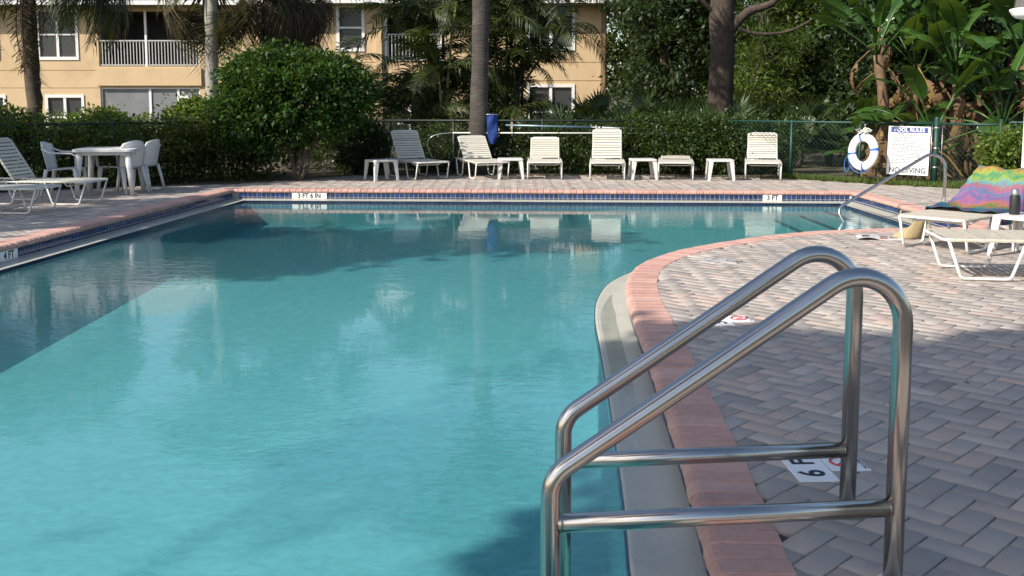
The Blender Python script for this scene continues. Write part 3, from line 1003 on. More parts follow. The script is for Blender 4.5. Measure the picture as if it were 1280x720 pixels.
armchair("white resin armchair left of the table, facing right", -6.62, 14.72, 98)
armchair("white resin armchair right of the table, its back towards the pool", -5.98, 15.25, -112)
armchair("white resin armchair furthest right, mostly hidden behind another armchair", -5.90, 15.75, -96)

# ------------------------------------------------------------------ chain-link fence
FH = 1.03


def chainlink(a, b, h, pitch, r, z0=.03):
    """diamond mesh of three-sided wires between plan points a and b"""
    a, b = Vector((*a, 0)), Vector((*b, 0)); L = (b - a).length; u = (b - a) / L
    nrm = Vector((-u.y, u.x, 0)); mb = MB()
    k = -h
    while k < L:
        for sg in (1, -1):
            s0, s1 = max(k, 0), min(k + h, L)
            if s1 - s0 > .01:
                za, zb = (s0 - k, s1 - k) if sg == 1 else (h - (s0 - k), h - (s1 - k))
                mb.tube([a + u * s0 + Vector((0, 0, z0 + za)) + nrm * (.002 * sg), a + u * s1 + Vector((0, 0, z0 + zb)) + nrm * (.002 * sg)], r, 3, cap=False)
        k += pitch
    return mb


def fence(label, pts, posts, mat, mesh_r=.0019, pitch=.075, top=.021):
    t = thing("chain_link_fence", label, "fence", (pts[0][0], pts[0][1], 0))
    t.location = (0, 0, 0)
    for a, b in zip(pts[:-1], pts[1:]):
        MB().tube([(a[0], a[1], FH), (b[0], b[1], FH)], top, 8).ob("top_rail", mat, t)
        tag(chainlink(a, b, FH - .05, pitch, mesh_r).ob("wire_mesh", mat, t), kind="stuff")
    for (x, y, r, h) in posts:
        p = MB().tube([(x, y, -.1), (x, y, h)], r, 10).ob("post", mat, t)
        MB().lathe([(r + .004, h - .02), (r + .004, h), (r * .6, h + .02), (.002, h + .03)], 10, (x, y, 0)).ob("post_cap", mat, p)
    return t


FA, FB, FC, FD, FE = (-12.5, 12.55), (-2.90, 19.75), (4.1, 19.5), (7.10, 16.68), (7.72, 15.75)


def lerp2(a, b, f): return (a[0] + (b[0] - a[0]) * f, a[1] + (b[1] - a[1]) * f)


fence("dark chain link fence buried in the left hand hedge", [FA, FB], [(*lerp2(FA, FB, f), .03, FH + .02) for f in (.2, .4, .6, .79)] + [(*FB, .038, FH + .1)], M['fence_black'])
fence("dark green chain link fence behind the far row of chaises", [(FB[0] + .06, FB[1]), FC], [(*lerp2(FB, FC, f), .026, FH + .01) for f in (.25, .5, .75)], M['fence_black'])
rf = fence("green chain link fence behind the pool rules sign", [FC, FD, FE], [(*lerp2(FC, FD, f), .024, FH + .01) for f in (.02, .36, .68)] + [(FD[0], FD[1], .045, FH + .09)], M['fence_green'], pitch=.085, mesh_r=.0022)
mb = MB()
for z in (.30, .62, .96):
    mb.lathe([(.049, z - .012), (.052, z - .008), (.052, z + .008), (.049, z + .012)], 14, (FD[0], FD[1], 0))
mb.ob("tension_band", M['galv'], rf)
for sx in (-.075, .075): MB().tube([(FD[0] + sx, FD[1] - .02 - sx * .4, .05), (FD[0] + sx, FD[1] - .02 - sx * .4, FH - .02)], .006, 6).ob("tension_bar", M['galv'], rf)
gt = thing("fence_gate", "green framed gate at the right end of the fence", "gate", (FE[0], FE[1], 0))
MB().tube([(0, 0, -.05), (0, 0, 1.12)], .03, 10).ob("post", M['fence_green'], gt)
MB().tube(fillet([(.10, -.06, .06), (.10, -.06, 1.07), (.95, -.75, 1.07), (.95, -.75, .06), (.10, -.06, .06)], .03, 3), .02, 8).ob("gate_frame", M['fence_green'], gt)
tag(chainlink((.10, -.06), (.95, -.75), .98, .085, .0022, .07).ob("wire_mesh", M['fence_green'], gt), kind="stuff")

# ------------------------------------------------------------------ pool rules sign
fdir = Vector((FD[0] - FC[0], FD[1] - FC[1], 0)).normalized()
frot = math.atan2(fdir.y, fdir.x)
sx_, sy_ = 6.71, 16.86
sg = thing("pool_rules_sign", "white POOL RULES sign board wired to the green fence", "sign", (sx_, sy_, .57), frot)
sg.rotation_euler = (R(-2), R(.8), frot + .2)
MB().box(-.335, .335, -.004, .004, -.41, .41, .0015).ob("board", M['sign_white'], sg)
MB().box(-.295, .295, -.0065, -.0044, .302, .392).ob("header_band", M['sign_blue'], sg)
text("POOL RULES", .088, M['sign_white'], sg, (0, -.0068, .347), (R(90), 0, 0), bold=.0012, sx=.98)
text("NO DIVING", .125, M['slate_print'], sg, (.0, -.0046, -.335), (R(90), 0, 0), bold=.0035, sx=.9)
mb = MB(); z = .285
for ln in range(17):
    if ln in (2, 5, 8, 11, 14): z -= .012
    x = -.27 + (.09 if ln == 0 else 0) + (.03 if ln in (4, 7, 10, 13) else 0)
    end = rnd.choice([.27, .25, .12, .2, .26]) if ln not in (3, 15, 16) else -.02
    while x < end:
        w = rnd.uniform(.018, .06); mb.box(x, min(x + w, end + .01), -.0052, -.0042, z - .0065, z + .0065); x += w + .012
    z -= .027
tag(mb.ob("small_print", M['print'], sg), kind="stuff")
mb = MB()
for x, zz in ((-.3, .39), (.3, .39), (-.3, -.39), (.3, -.39)): mb.tube([(x, -.012, zz), (x, .03, zz)], .006, 6)
mb.ob("wire_tie", M['galv'], sg)

# ------------------------------------------------------------------ ring buoy with rope
rb_p = atd(1081, 190, 17.0)
rb = thing("ring_buoy", "white ring buoy with blue bands hung on the fence", "ring buoy", (rb_p[0], 17.08, rb_p[2]))
rb.rotation_euler = (R(-3), 0, frot - .35)
RR, rr_ = .25, .08


def torus(a0, a1, R_, r_, n, m, flat=.72):
    vs, fs = [], []
    for i in range(n + 1):
        a = a0 + (a1 - a0) * i / n
        for k in range(m):
            b = 2 * math.pi * k / m
            q = R_ + r_ * math.cos(b); vs.append((q * math.cos(a), r_ * flat * math.sin(b), q * math.sin(a)))
    for i in range(n):
        for k in range(m): fs.append((i * m + k, i * m + (k + 1) % m, (i + 1) * m + (k + 1) % m, (i + 1) * m + k))
    return vs, fs


v_, f_ = torus(0, 2 * math.pi, RR, rr_, 48, 14)
MB().add(v_, f_, True).ob("ring_body", M['foam_white'], rb)
for k in range(4):
    a = R(10 + 90 * k); v_, f_ = torus(a - .075, a + .075, RR, rr_ + .004, 4, 14)
    MB().add(v_, f_, True).ob("band", M['blue_strap'], rb)
pts = [((RR + rr_ + .02) * math.cos(R(a)), .0, (RR + rr_ + .02) * math.sin(R(a)) - .03 * math.sin(R((a - 190) * 2))) for a in range(190, 300, 8)]
MB().tube(pts, .008, 6).ob("grab_line", M['blue_strap'], rb)
pts = [(-.33 + .06 * math.cos(R(a)), -.02, -.24 + .13 * math.sin(R(a))) for a in range(0, 360, 20)]
MB().tube(pts, .007, 6, closed=True).ob("grab_line", M['blue_strap'], rb)
mb = MB()
for q in range(7):
    c = Vector((rnd.uniform(-.11, .13), -.05 + rnd.uniform(-.02, .02), .34 + rnd.uniform(-.02, .045)))
    pts = []
    a_, b_ = rnd.uniform(.03, .07), rnd.uniform(.02, .045); ph = rnd.uniform(0, 3)
    for k in range(14):
        a = k / 14 * 6.28
        pts.append(c + Vector((a_ * math.cos(a + ph) + .03 * math.cos(2 * a), .02 * math.sin(a * 2), b_ * math.sin(a))))
    mb.tube(pts, .0095, 6, closed=True)
mb.ob("rope_coil", M['rope'], rb)
MB().tube(fillet([(0.02, -.01, .30), (0.02, -.02, .47), (0.02, .05, .50)], .02), .012, 6).ob("hanger", M['galv'], rb)

# ------------------------------------------------------------------ poles and net on the far fence
yf = 19.52
x0, _, z0 = atd(632, 156.5, yf); x1, _, z1 = atd(826, 161.5, yf)
p1 = thing("skimmer_pole", "pale blue skimmer pole hooked along the fence top", "pole", (x0, yf, z0))
MB().tube([(0, 0, 0), ((x1 - x0) * .55, -.01, (z1 - z0) * .5)], .019, 8).ob("pole_tube", M['blue_pole'], p1)
MB().tube([((x1 - x0) * .54, -.01, (z1 - z0) * .49), (x1 - x0, -.012, z1 - z0)], .015, 8).ob("inner_tube", M['galv'], p1)
x0, _, z0 = atd(541, 197, yf); zt = atd(580, 166, yf)[2]; x1 = atd(858, 166, yf)[0]
p2 = thing("rescue_hook_pole", "white rescue pole on the fence ending in a big curved hook", "pole", (x0, yf - .03, z0))
xl = atd(566, 166, yf)[0] - x0
hk = [(0, 0, 0), (-.06, 0, .12), (-.10, 0, .26), (-.05, 0, .38), (.10, 0, .455), (xl, 0, zt - z0)]
MB().tube(catmull(hk, 5), .009, 8).ob("hook", M['galv'], p2)
MB().tube([(xl, 0, zt - z0), (x1 - x0, -.01, zt - z0 - .01)], .014, 8).ob("pole_tube", M['white_paint'], p2)
mb = MB()
for px_ in (640, 745, 820):
    bx = atd(px_, 160, yf)[0]
    mb.tube(fillet([(bx - x0, .10, zt - z0 + .15), (bx - x0, -.04, zt - z0 + .13), (bx - x0, -.04, zt - z0 - .05)], .02), .007, 6)
mb.ob("pole_bracket", M['white_paint'], p2)
nb = thing("leaf_net", "blue leaf skimmer net bag hanging on the fence", "net", (atd(615, 160, yf)[0], yf - .06, 0))
zt_, zb_ = atd(615, 143, yf)[2], atd(615, 180, yf)[2]
vs, fs = [], []
nr, nc = 12, 36
for j in range(nr + 1):
    f = j / nr
    for k in range(nc):
        a = 2 * math.pi * k / nc
        w = (.088 + .012 * math.sin(5 * f)) * (1 if f < .78 else 1 - (f - .78) * 3.6) + .016 * math.sin(3 * a + 4 * f) + .010 * math.sin(7 * a - 3 * f)
        vs.append((w * math.cos(a) + (.02 * f if f > .7 else 0), .05 * math.sin(a) * (1 - .6 * f) + .012 * math.sin(2 * a + 9 * f), zt_ + (zb_ - zt_) * f - .02 * math.sin(2 * a + .6) * (1 - f)))
for j in range(nr):
    for k in range(nc): fs.append((j * nc + k, j * nc + (k + 1) % nc, (j + 1) * nc + (k + 1) % nc, (j + 1) * nc + k))
MB().add(vs, fs, True).ob("net_bag", M['blue_net'], nb)
MB().tube([(.118 * math.cos(a * math.pi / 10), .052 * math.sin(a * math.pi / 10), zt_) for a in range(20)], .008, 6, closed=True).ob("hoop", M['galv'], nb)

# ------------------------------------------------------------------ towel, bag, magazine and odds on the right
def towel_mat():
    m, nt, nd, lk, b = nmat("tie_dye_towel")
    tc = nd.new("ShaderNodeTexCoord"); sp = nd.new("ShaderNodeSeparateXYZ"); lk.new(tc.outputs["Generated"], sp.inputs[0])
    n = noise(nd, lk, 3.0, 3, .6, tc.outputs["Generated"], (1.0, 2.6, 1.2)); n2 = noise(nd, lk, 9.0, 3, .6, tc.outputs["Generated"], (.7, 2.0, 1))
    a = nd.new("ShaderNodeMath"); a.operation = 'MULTIPLY_ADD'; a.inputs[1].default_value = .26; lk.new(n.outputs[0], a.inputs[0]); lk.new(sp.outputs["X"], a.inputs[2])
    a2 = nd.new("ShaderNodeMath"); a2.operation = 'MULTIPLY_ADD'; a2.inputs[1].default_value = .12; lk.new(n2.outputs[0], a2.inputs[0]); lk.new(a.outputs[0], a2.inputs[2])
    sub = nd.new("ShaderNodeMath"); sub.operation = 'SUBTRACT'; sub.inputs[1].default_value = .19; lk.new(a2.outputs[0], sub.inputs[0])
    r = ramp(nd, [(0, (0.028, 0.100, 0.136)), (.08, (0.131, 0.059, 0.116)), (.14, (0.035, 0.079, 0.158)), (.22, (0.046, 0.147, 0.147)), (.28, (0.267, 0.115, 0.043)), (.32, (0.057, 0.159, 0.065)), (.36, (0.283, 0.124, 0.052)), (.41, (0.221, 0.091, 0.199)), (.46, (0.078, 0.107, 0.223)),
                  (.50, (0.245, 0.100, 0.216)), (.55, (0.074, 0.146, 0.240)), (.60, (0.245, 0.108, 0.209)), (.65, (0.284, 0.111, 0.089)), (.69, (0.089, 0.234, 0.306)), (.74, (0.216, 0.288, 0.057)), (.79, (0.054, 0.206, 0.105)), (.84, (0.246, 0.275, 0.058)), (.88, (0.298, 0.117, 0.052)), (.92, (0.050, 0.201, 0.165)), (1, (0.046, 0.198, 0.241))])
    lk.new(sub.outputs[0], r.inputs[0]); lk.new(r.outputs[0], b.inputs["Base Color"])
    b.inputs["Roughness"].default_value = .95; b.inputs["Specular IOR Level"].default_value = .1
    bn = noise(nd, lk, 120, 3); bp = nd.new("ShaderNodeBump"); bp.inputs["Strength"].default_value = .4; bp.inputs["Distance"].default_value = .004
    lk.new(bn.outputs[0], bp.inputs["Height"]); lk.new(bp.outputs[0], b.inputs["Normal"])
    return m


tw = thing("beach_towel", "bright tie-dyed beach towel draped over the tan chaise's back", "towel", (3.84, 9.10, .004), R(ax1))
# length axis u: from the rumpled foot on the seat, up over the back, down behind; v across with the sides hanging
ang = R(29)
path = [(.62, .345), (.80, .338), (1.0, .345)] + [(1.05 + q * math.cos(ang) - .012, .345 + q * math.sin(ang) + .012) for q in (.1, .25, .4, .53, .62, .68)]
path += [(path[-1][0] + .035, path[-1][1] - .01), (path[-1][0] + .05, path[-1][1] - .15), (path[-1][0] + .06, path[-1][1] - .32)]
PP = catmull(path, 5); nU, nV = len(PP), 28
vs = []
for i, (x, z) in enumerate(PP):
    nxt, prv = PP[min(i + 1, nU - 1)], PP[max(i - 1, 0)]
    tx, tz = nxt[0] - prv[0], nxt[1] - prv[1]; l_ = math.hypot(tx, tz); nx_, nz_ = -tz / l_, tx / l_
    for j in range(nV + 1):
        v = j / nV * 2 - 1; half = .46
        yv = v * half; lim = .325 if i < 14 else .30
        fold = .010 * math.sin(9 * v + 3.0 * i / nU * 5) + .013 * math.sin(4.3 * v - 1.1 * i * .3) + .008 * math.sin(17 * v + i * .55) + .014 * max(0, math.cos((v * 2.1 - .5 + (i - 22) * .055) * 3.0)) ** 8
        if abs(yv) > lim:
            ov = abs(yv) - lim; y_ = math.copysign(lim + .02 + ov * .15, yv)
            vs.append((x + nx_ * (fold * .5 + .006) - (0.0), y_ + .012 * math.sin(i * .9), z + nz_ * (.012) - ov * .95))
        else:
            vs.append((x + nx_ * (fold + .014), yv, z + nz_ * (fold + .014)))
nv = len(vs)
fs = [(i * (nV + 1) + j, i * (nV + 1) + j + 1, (i + 1) * (nV + 1) + j + 1, (i + 1) * (nV + 1) + j) for i in range(nU - 1) for j in range(nV)]
tme = MB().add(vs, fs, True).mesh("towel_cloth", towel_mat())
tmo = ob("towel_cloth", tme, tw)
sm_ = tmo.modifiers.new("thickness", 'SOLIDIFY'); sm_.thickness = .006; sm_.offset = 1

bg_p = at(1141, 299)
bag = thing("straw_bag", "slumped straw tote bag on the pavers behind the chaise leg", "bag", (bg_p[0], bg_p[1] + .1, .004), R(20))
vs, fs = [], []; nr, nc = 8, 20
for j in range(nr + 1):
    f = j / nr
    for k in range(nc):
        a = 2 * math.pi * k / nc
        ra = .19 * (1 - .28 * f * f) + .018 * math.sin(3 * a + 4 * f); rb2 = .11 * (1 - .9 * f * f) + .014 * math.sin(2 * a - 3 * f) * (1 - f)
        vs.append((ra * math.cos(a) * (1 - .25 * f) + .07 * f * f, rb2 * math.sin(a) - .05 * f * f, .16 * f + .06 * f * f * math.sin(a + 2.2) + .018 * f * math.sin(5 * a)))
for j in range(nr):
    for k in range(nc): fs.append((j * nc + k, j * nc + (k + 1) % nc, (j + 1) * nc + (k + 1) % nc, (j + 1) * nc + k))
fs.append(tuple(range(nc - 1, -1, -1)))
MB().add(vs, fs, True).ob("bag_body", M['straw'], bag)
for sy in (-.05, .05):
    MB().tube(catmull([(-.07, sy, .2), (-.03, sy * 1.8, .27), (.10, sy * 2.2, .22), (.17, sy * 2.2, .10), (.15, sy * 2, .05)], 5), .008, 6).ob("handle", M['straw'], bag)

mg_p = at(1099, 298.5)
mg = thing("magazine", "glossy magazines lying open on the pavers by the coping", "magazine", (mg_p[0], mg_p[1], .004), R(-14))
MB().box(-.02, .20, -.14, .14, 0, .009).ob("page_block", M['paper'], mg, None, (0, 0, R(8)))
vs = []
for i in range(7):
    x = -.22 + .2 * i / 6; z = .006 + .018 * math.sin(math.pi * i / 6)
    vs += [(x, -.14, z), (x, .14, z)]
MB().add(vs, [(2 * i, 2 * i + 2, 2 * i + 3, 2 * i + 1) for i in range(6)] , True).ob("cover", M['paper'], mg)
MB().box(.0, .08, -.12, .03, .0092, .0102).ob("printed_photo", M['paper_red'], mg)
MB().box(.10, .18, -.03, .11, .0092, .0102).ob("printed_photo", M['paper_dark'], mg)
MB().box(.02, .09, .05, .12, .0092, .0102).ob("printed_photo", M['paper_dark'], mg)
MB().box(-.17, -.10, -.07, .06, .0255, .0265).ob("printed_photo", M['paper_dark'], mg)

tz = .376
bt = thing("drink_flask", "black drink flask with a grey cap on the right-hand side table", "flask", (4.52, 8.90, tz))
MB().lathe([(.0, 0), (.042, 0), (.045, .01), (.045, .15), (.036, .175), (.034, .18)], 18).ob("flask_body", M['black_rubber'], bt)
MB().lathe([(.035, .178), (.036, .2), (.028, .225), (.012, .232), (.0, .232)], 18).ob("cap", M['galv'], bt)
mgc = thing("mug", "small white mug lying beside the black flask", "mug", (4.66, 8.80, tz + .04), R(30))
MB().lathe([(.0, -.045), (.034, -.045), (.038, -.04), (.038, .045), (.034, .045), (.033, -.035), (0, -.037)], 18).ob("mug_body", M['white_plastic'], mgc, None, (R(90), 0, 0))
MB().tube([(.036 + .028 * math.sin(q * math.pi / 8), .03 * math.cos(q * math.pi / 8), 0) for q in range(9)], .006, 6).ob("handle", M['white_plastic'], mgc)
ff = thing("sandal", "black sandal left on the tan straps at the right edge", "sandal", (4.42, 7.95, .333), R(15))
pts = [(.13 * math.cos(a) * (1 if math.cos(a) > 0 else .95), (.047 + .008 * math.cos(a)) * math.sin(a)) for a in [k * math.pi / 10 for k in range(20)]]
MB().prism(pts, 0, .018).ob("sole", M['black_rubber'], ff)
MB().tube(catmull([(-.03, -.045, .018), (.02, -.025, .045), (.075, 0, .018)], 4), .007, 6).ob("strap", M['black_rubber'], ff)
MB().tube(catmull([(-.03, .045, .018), (.02, .025, .045), (.075, 0, .018)], 4), .007, 6).ob("strap", M['black_rubber'], ff)

# ------------------------------------------------------------------ lamp post that just enters the top right corner
lp = atd(1290, 60, 13.5)
lm = thing("lamp_post", "white lamp post lantern cut by the top right corner", "lamp post", (lp[0], 13.5, 0))
zl = atd(1280, 17, 13.5)[2]
MB().lathe([(.14, 0), (.14, .12), (.09, .16), (.055, .3), (.05, zl - .35), (.075, zl - .32), (.08, zl - .27), (.05, zl - .25), (.06, zl - .12), (.12, zl - .08)], 18).ob("post", M['lamp_white'], lm)
MB().lathe([(.10, -.09), (.13, -.07), (.22, -.055), (.27, -.01), (.27, .0), (.295, .03), (.30, .06), (.27, .07), (.0, .075)], 28, (0, 0, zl)).ob("lantern_base", M['lamp_white'], lm)
MB().lathe([(.25, .072), (.20, .45), (.19, .46)], 12, (0, 0, zl)).ob("lantern_glass", M['lamp_glass'], lm)
MB().lathe([(.24, .455), (.25, .48), (.12, .62), (.03, .66), (.03, .72), (0, .73)], 18, (0, 0, zl)).ob("lantern_cap", M['lamp_white'], lm)

# ------------------------------------------------------------------ apartment building: two wings of peach stucco
def wing(label, d, xpx0, xpx1, ztop, openings, grooves, thick=.25):
    """front wall at plan distance d; openings as photo rectangles (x0, y0, x1, y1)"""
    t = thing("apartment_building", label, "building", (0, d, 0))
    X = lambda px: atd(px, 80, d)[0]
    Z = lambda py: atd(600, py, d)[2]
    rects = [(X(a), X(c), Z(e), Z(b)) for a, b, c, e in openings]
    gz = [(Z(y) - .012, Z(y) + .012) for y in grooves]
    xs = sorted({X(xpx0), X(xpx1)} | {v for r in rects for v in r[:2]})
    zs = sorted({-1.0, ztop} | {v for r in rects for v in r[2:]} | {v for q in gz for v in q})
    xs = [x for x in xs if X(xpx0) - 1e-6 <= x <= X(xpx1) + 1e-6]
    mb = MB()
    for i in range(len(xs) - 1):
        for j in range(len(zs) - 1):
            cx_, cz_ = (xs[i] + xs[i + 1]) / 2, (zs[j] + zs[j + 1]) / 2
            if any(r[0] < cx_ < r[1] and r[2] < cz_ < r[3] for r in rects): continue
            rec = .02 if any(a < cz_ < b for a, b in gz) else 0
            mb.box(xs[i], xs[i + 1], rec, thick, zs[j], zs[j + 1])
    mb.ob("wall", M['stucco'], t)
    return t, X, Z, rects


def window(t, X, Z, x0, y0, x1, y1, sashes, blind='blind', fw=.085):
    a, b, z0, z1 = X(x0), X(x1), Z(y1), Z(y0)
    f = MB()
    o = .035
    f.box(a - .07, a + .03, -o, .10, z0 - .09, z1 + .08); f.box(b - .03, b + .07, -o, .10, z0 - .09, z1 + .08)
    f.box(a + .03, b - .03, -o - .002, .10, z1 - .03, z1 + .08); f.box(a + .03, b - .03, -o - .004, .12, z0 - .09, z0 + .03)
    fo = f.ob("window", M['trim_white'], t)
    w = (b - a) / sashes
    for k in range(sashes):
        xa, xb = a + k * w, a + (k + 1) * w
        if k: MB().box(xa - .05, xa + .05, -.02, .09, z0 + .03, z1 - .03).ob("mullion", M['trim_white'], fo)
        zm = (z0 + z1) / 2
        MB().box(xa + .03, xb - .03, .0, .06, zm - .03, zm + .03).ob("meeting_rail", M['trim_white'], fo)
        MB().box(xa + .03, xb - .03, .05, .056, zm + .03, z1 - .03).ob("pane", M['glass'], fo)
        MB().box(xa + .03, xb - .03, .035, .041, z0 + .03, zm - .03).ob("pane", M['glass'], fo)
    # blinds or curtains behind the glass
    mb = MB(); n = int((b - a) / .12)
    for k in range(n):
        xa = a + (b - a) * k / n
        mb.add([(xa, .16, z0), (xa + .10, .20, z0), (xa + .10, .20, z1), (xa, .16, z1)], [(0, 1, 2, 3)])
    tag(mb.ob("blind", M[blind], fo), kind="stuff")
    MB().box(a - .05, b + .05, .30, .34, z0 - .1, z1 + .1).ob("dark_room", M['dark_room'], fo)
    return fo


def railing(t, xa, xb, z0, z1, y, pitch=.115):
    r = MB()
    r.box(xa, xb, y - .03, y + .03, z1 - .05, z1); r.box(xa, xb, y - .02, y + .02, z0 + .03, z0 + .075)
    ro_ = r.ob("railing", M['rail_grey'], t)
    me = MB().box(-.016, .016, -.012, .012, z0 + .075, z1 - .05).mesh("baluster", M['rail_grey'])
    n = int((xb - xa) / pitch)
    for k in range(1, n): ob("baluster", me, ro_, (xa + (xb - xa) * k / n, y, 0))
    return ro_


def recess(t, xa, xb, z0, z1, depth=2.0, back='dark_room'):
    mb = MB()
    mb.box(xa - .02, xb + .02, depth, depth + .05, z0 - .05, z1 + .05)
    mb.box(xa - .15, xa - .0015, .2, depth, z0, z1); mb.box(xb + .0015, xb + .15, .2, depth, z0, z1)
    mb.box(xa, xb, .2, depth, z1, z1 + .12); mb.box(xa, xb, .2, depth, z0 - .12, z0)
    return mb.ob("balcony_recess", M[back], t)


# left wing
LW, X, Z, rc = wing("peach stucco apartment wing on the left with a railed balcony", 38.0, -260, 330, 5.35,
                    [(50, 14, 97, 72), (57, 121, 101, 172), (124, 14, 249, 83), (124, 109, 249, 185), (-90, 14, -2, 72), (-70, 121, 3, 172)], [88, 110])
for r in ((50, 14, 97, 72), (-90, 14, -2, 72), (57, 121, 101, 172), (-70, 121, 3, 172)): window(LW, X, Z, *r, 2)
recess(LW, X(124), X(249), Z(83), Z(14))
railing(LW, X(124), X(249), Z(83), Z(50), .06)
MB().box(X(183) - .04, X(183) + .04, .02, .10, Z(83), Z(14)).ob("balcony_post", M['trim_white'], LW)
MB().box(X(248), X(248) + .07, .02, .12, Z(83), Z(14)).ob("balcony_post", M['trim_white'], LW)
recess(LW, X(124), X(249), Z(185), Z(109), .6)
for a, b in ((125, 184), (187, 219), (223, 247)):
    MB().box(X(a), X(b), .10, .112, Z(185), Z(111)).ob("screen_panel", M['screen'], LW)
mb = MB()
for px_ in (124.6, 185.5, 221, 248.5): mb.box(X(px_) - .045, X(px_) + .045, .06, .16, Z(185), Z(109))
mb.box(X(124), X(249), .062, .158, Z(109) - .07, Z(109) - .001)
mb.box(X(223), X(247), .064, .156, Z(121) - .06, Z(121) + .05)
mb.ob("screen_frame", M['trim_white'], LW)
MB().box(X(121.5), X(252), -.10, -.002, Z(107), Z(85)).ob("balcony_apron", M['stucco'], LW)

# right wing
RW, X2, Z2, rc = wing("peach stucco apartment wing in the middle with white framed windows", 34.5, 330, 751, 4.98,
                      [(424, 8, 454, 61), (481, 8, 556, 77), (481, 114, 556, 186), (661, 6, 716, 60), (661, 108, 716, 172)], [78, 101])
window(RW, X2, Z2, 424, 8, 454, 61, 1); window(RW, X2, Z2, 661, 6, 716, 60, 2); window(RW, X2, Z2, 661, 108, 716, 172, 2)
recess(RW, X2(481), X2(556), Z2(77), Z2(8)); recess(RW, X2(481), X2(556), Z2(186), Z2(114), 1.2)
railing(RW, X2(481), X2(556), Z2(77), Z2(42), .06)
for px_ in (482, 550): MB().box(X2(px_) - .06, X2(px_) + .06, .02, .14, Z2(77), Z2(8)).ob("balcony_post", M['trim_white'], RW)
dr = MB()
dr.box(X2(481), X2(485), .03, .10, Z2(186), Z2(116)); dr.box(X2(509), X2(513), .03, .10, Z2(186), Z2(116)); dr.box(X2(485), X2(509), .032, .098, Z2(119), Z2(116)); dr.box(X2(485), X2(509), .034, .096, Z2(156), Z2(153))
dro = dr.ob("screen_door", M['trim_white'], RW)
MB().box(X2(485), X2(509), .05, .056, Z2(186), Z2(119)).ob("pane", M['glass'], dro)
MB().box(X2(471), X2(478), -.14, -.002, -1, 4.7).ob("pilaster", M['stucco'], RW)
MB().box(X2(751), X2(751) + .22, .30, 9.0, -1.0, 4.98).ob("side_wall", M['stucco'], RW)
MB().box(X2(751) + .003, X2(751) + .15, -.02, .30, -1.0, 4.6).ob("shaded_return", pmat("shaded_return_brown", (.26, .16, .09), .6), RW)  # brown strip paints the shade on the corner's side return


def roof(t, xa, xb, z, front, deep=11.0, pitch=.42):
    w = xb - xa; rz = z + (deep / 2 + front) * pitch
    y0, y1 = -front, deep; ym = (y0 + y1) / 2; hx = min(ym - y0, w * .45)
    th_ = .16
    vs = [(xa, y0, z), (xb, y0, z), (xb, y1, z), (xa, y1, z), (xa, y0, z + th_), (xb, y0, z + th_), (xb, y1, z + th_), (xa, y1, z + th_), (xa + hx, ym, rz), (xb - hx, ym, rz)]
    fs = [(4, 5, 9, 8), (5, 6, 9), (6, 7, 8, 9), (7, 4, 8), (0, 1, 5, 4), (1, 2, 6, 5), (2, 3, 7, 6), (3, 0, 4, 7)]
    ro_ = MB().add(vs, fs).ob("roof", M['roof'], t)
    MB().box(xa + .03, xb - .03, y0 + .03, y1 - .03, z - .03, z - .001).ob("soffit", M['soffit'], ro_)
    g_ = MB(); g_.box(xa - .02, xb + .02, y0 - .11, y0 - .003, z - .02, z + .13)
    g_.ob("gutter", M['trim_white'], ro_)
    return ro_


roof(LW, X(-262), X(333), 5.0, .65)
roof(RW, X2(332), X2(772), 4.72, .62)

# ------------------------------------------------------------------ foliage helpers
def unit(a): return a / np.maximum(np.linalg.norm(a, axis=1, keepdims=True), 1e-6)


def leaves(P, D, L, Wd, up=.6, fold=.18, rs=None):
    """P base points, D directions; returns verts, quads (folded rhombic leaves)"""
    rs = rs or rng
    n = len(P)
    D = unit(D)
    Nn = unit(rs.normal(size=(n, 3)) + np.array([0, 0, up * 2.0]))
    S = unit(np.cross(D, Nn)); Nn = np.cross(S, D)
    L = np.asarray(L).reshape(-1, 1) * np.ones((n, 1)); Wd = np.asarray(Wd).reshape(-1, 1) * np.ones((n, 1))
    mid = P + D * L * .48
    V = np.stack([P, mid + S * Wd * .5 + Nn * fold * Wd, P + D * L - Nn * L * .10, mid - S * Wd * .5 + Nn * fold * Wd], 1).reshape(-1, 3)
    q = np.arange(n)[:, None] * 4 + np.array([0, 1, 2, 3])
    return V, q


def blob_points(blobs, n, rs, clump=.28, ncl=None, shell=.55):
    """points in clumps through ellipsoid blobs [(c, r)]"""
    vol = np.array([r[0] * r[1] * r[2] for _, r in blobs]) ** .75; vol /= vol.sum()
    ncl = ncl or max(12, n // 45)
    idx = rs.choice(len(blobs), ncl, p=vol)
    C = np.array([b[0] for b in blobs], float)[idx]; Rr = np.array([b[1] for b in blobs], float)[idx]
    u = unit(rs.normal(size=(ncl, 3))); rad = (shell + (1 - shell) * rs.random((ncl, 1)) ** .7)
    cc = C + u * Rr * rad
    ci = rs.integers(0, ncl, n)
    size = rs.uniform(.5, 1.3, ncl)[ci][:, None]
    P = cc[ci] + rs.normal(size=(n, 3)) * clump * size * np.array([1, 1, .75])
    out = unit(P - C[ci] + rs.normal(size=(n, 3)) * .2)
    return P, out


def foliage(blobs, n, L, Wd, rs, clump=.28, droop=.15, shell=.55, spread=.9, ncl=None, zmin=None, up=.6):
    P, out = blob_points(blobs, n, rs, clump, ncl, shell)
    if zmin is not None:
        k = P[:, 2] > zmin; P, out = P[k], out[k]
    n = len(P)
    D = out + rs.normal(size=(n, 3)) * spread - np.array([0, 0, droop])
    s = rs.uniform(.65, 1.25, n)
    return leaves(P, D, L * s, Wd * s, rs=rs, up=up)


def merge(parts):
    V, Q, b = [], [], 0
    for v, q in parts:
        V.append(v); Q.append(q + b); b += len(v)
    return np.concatenate(V), np.concatenate(Q)


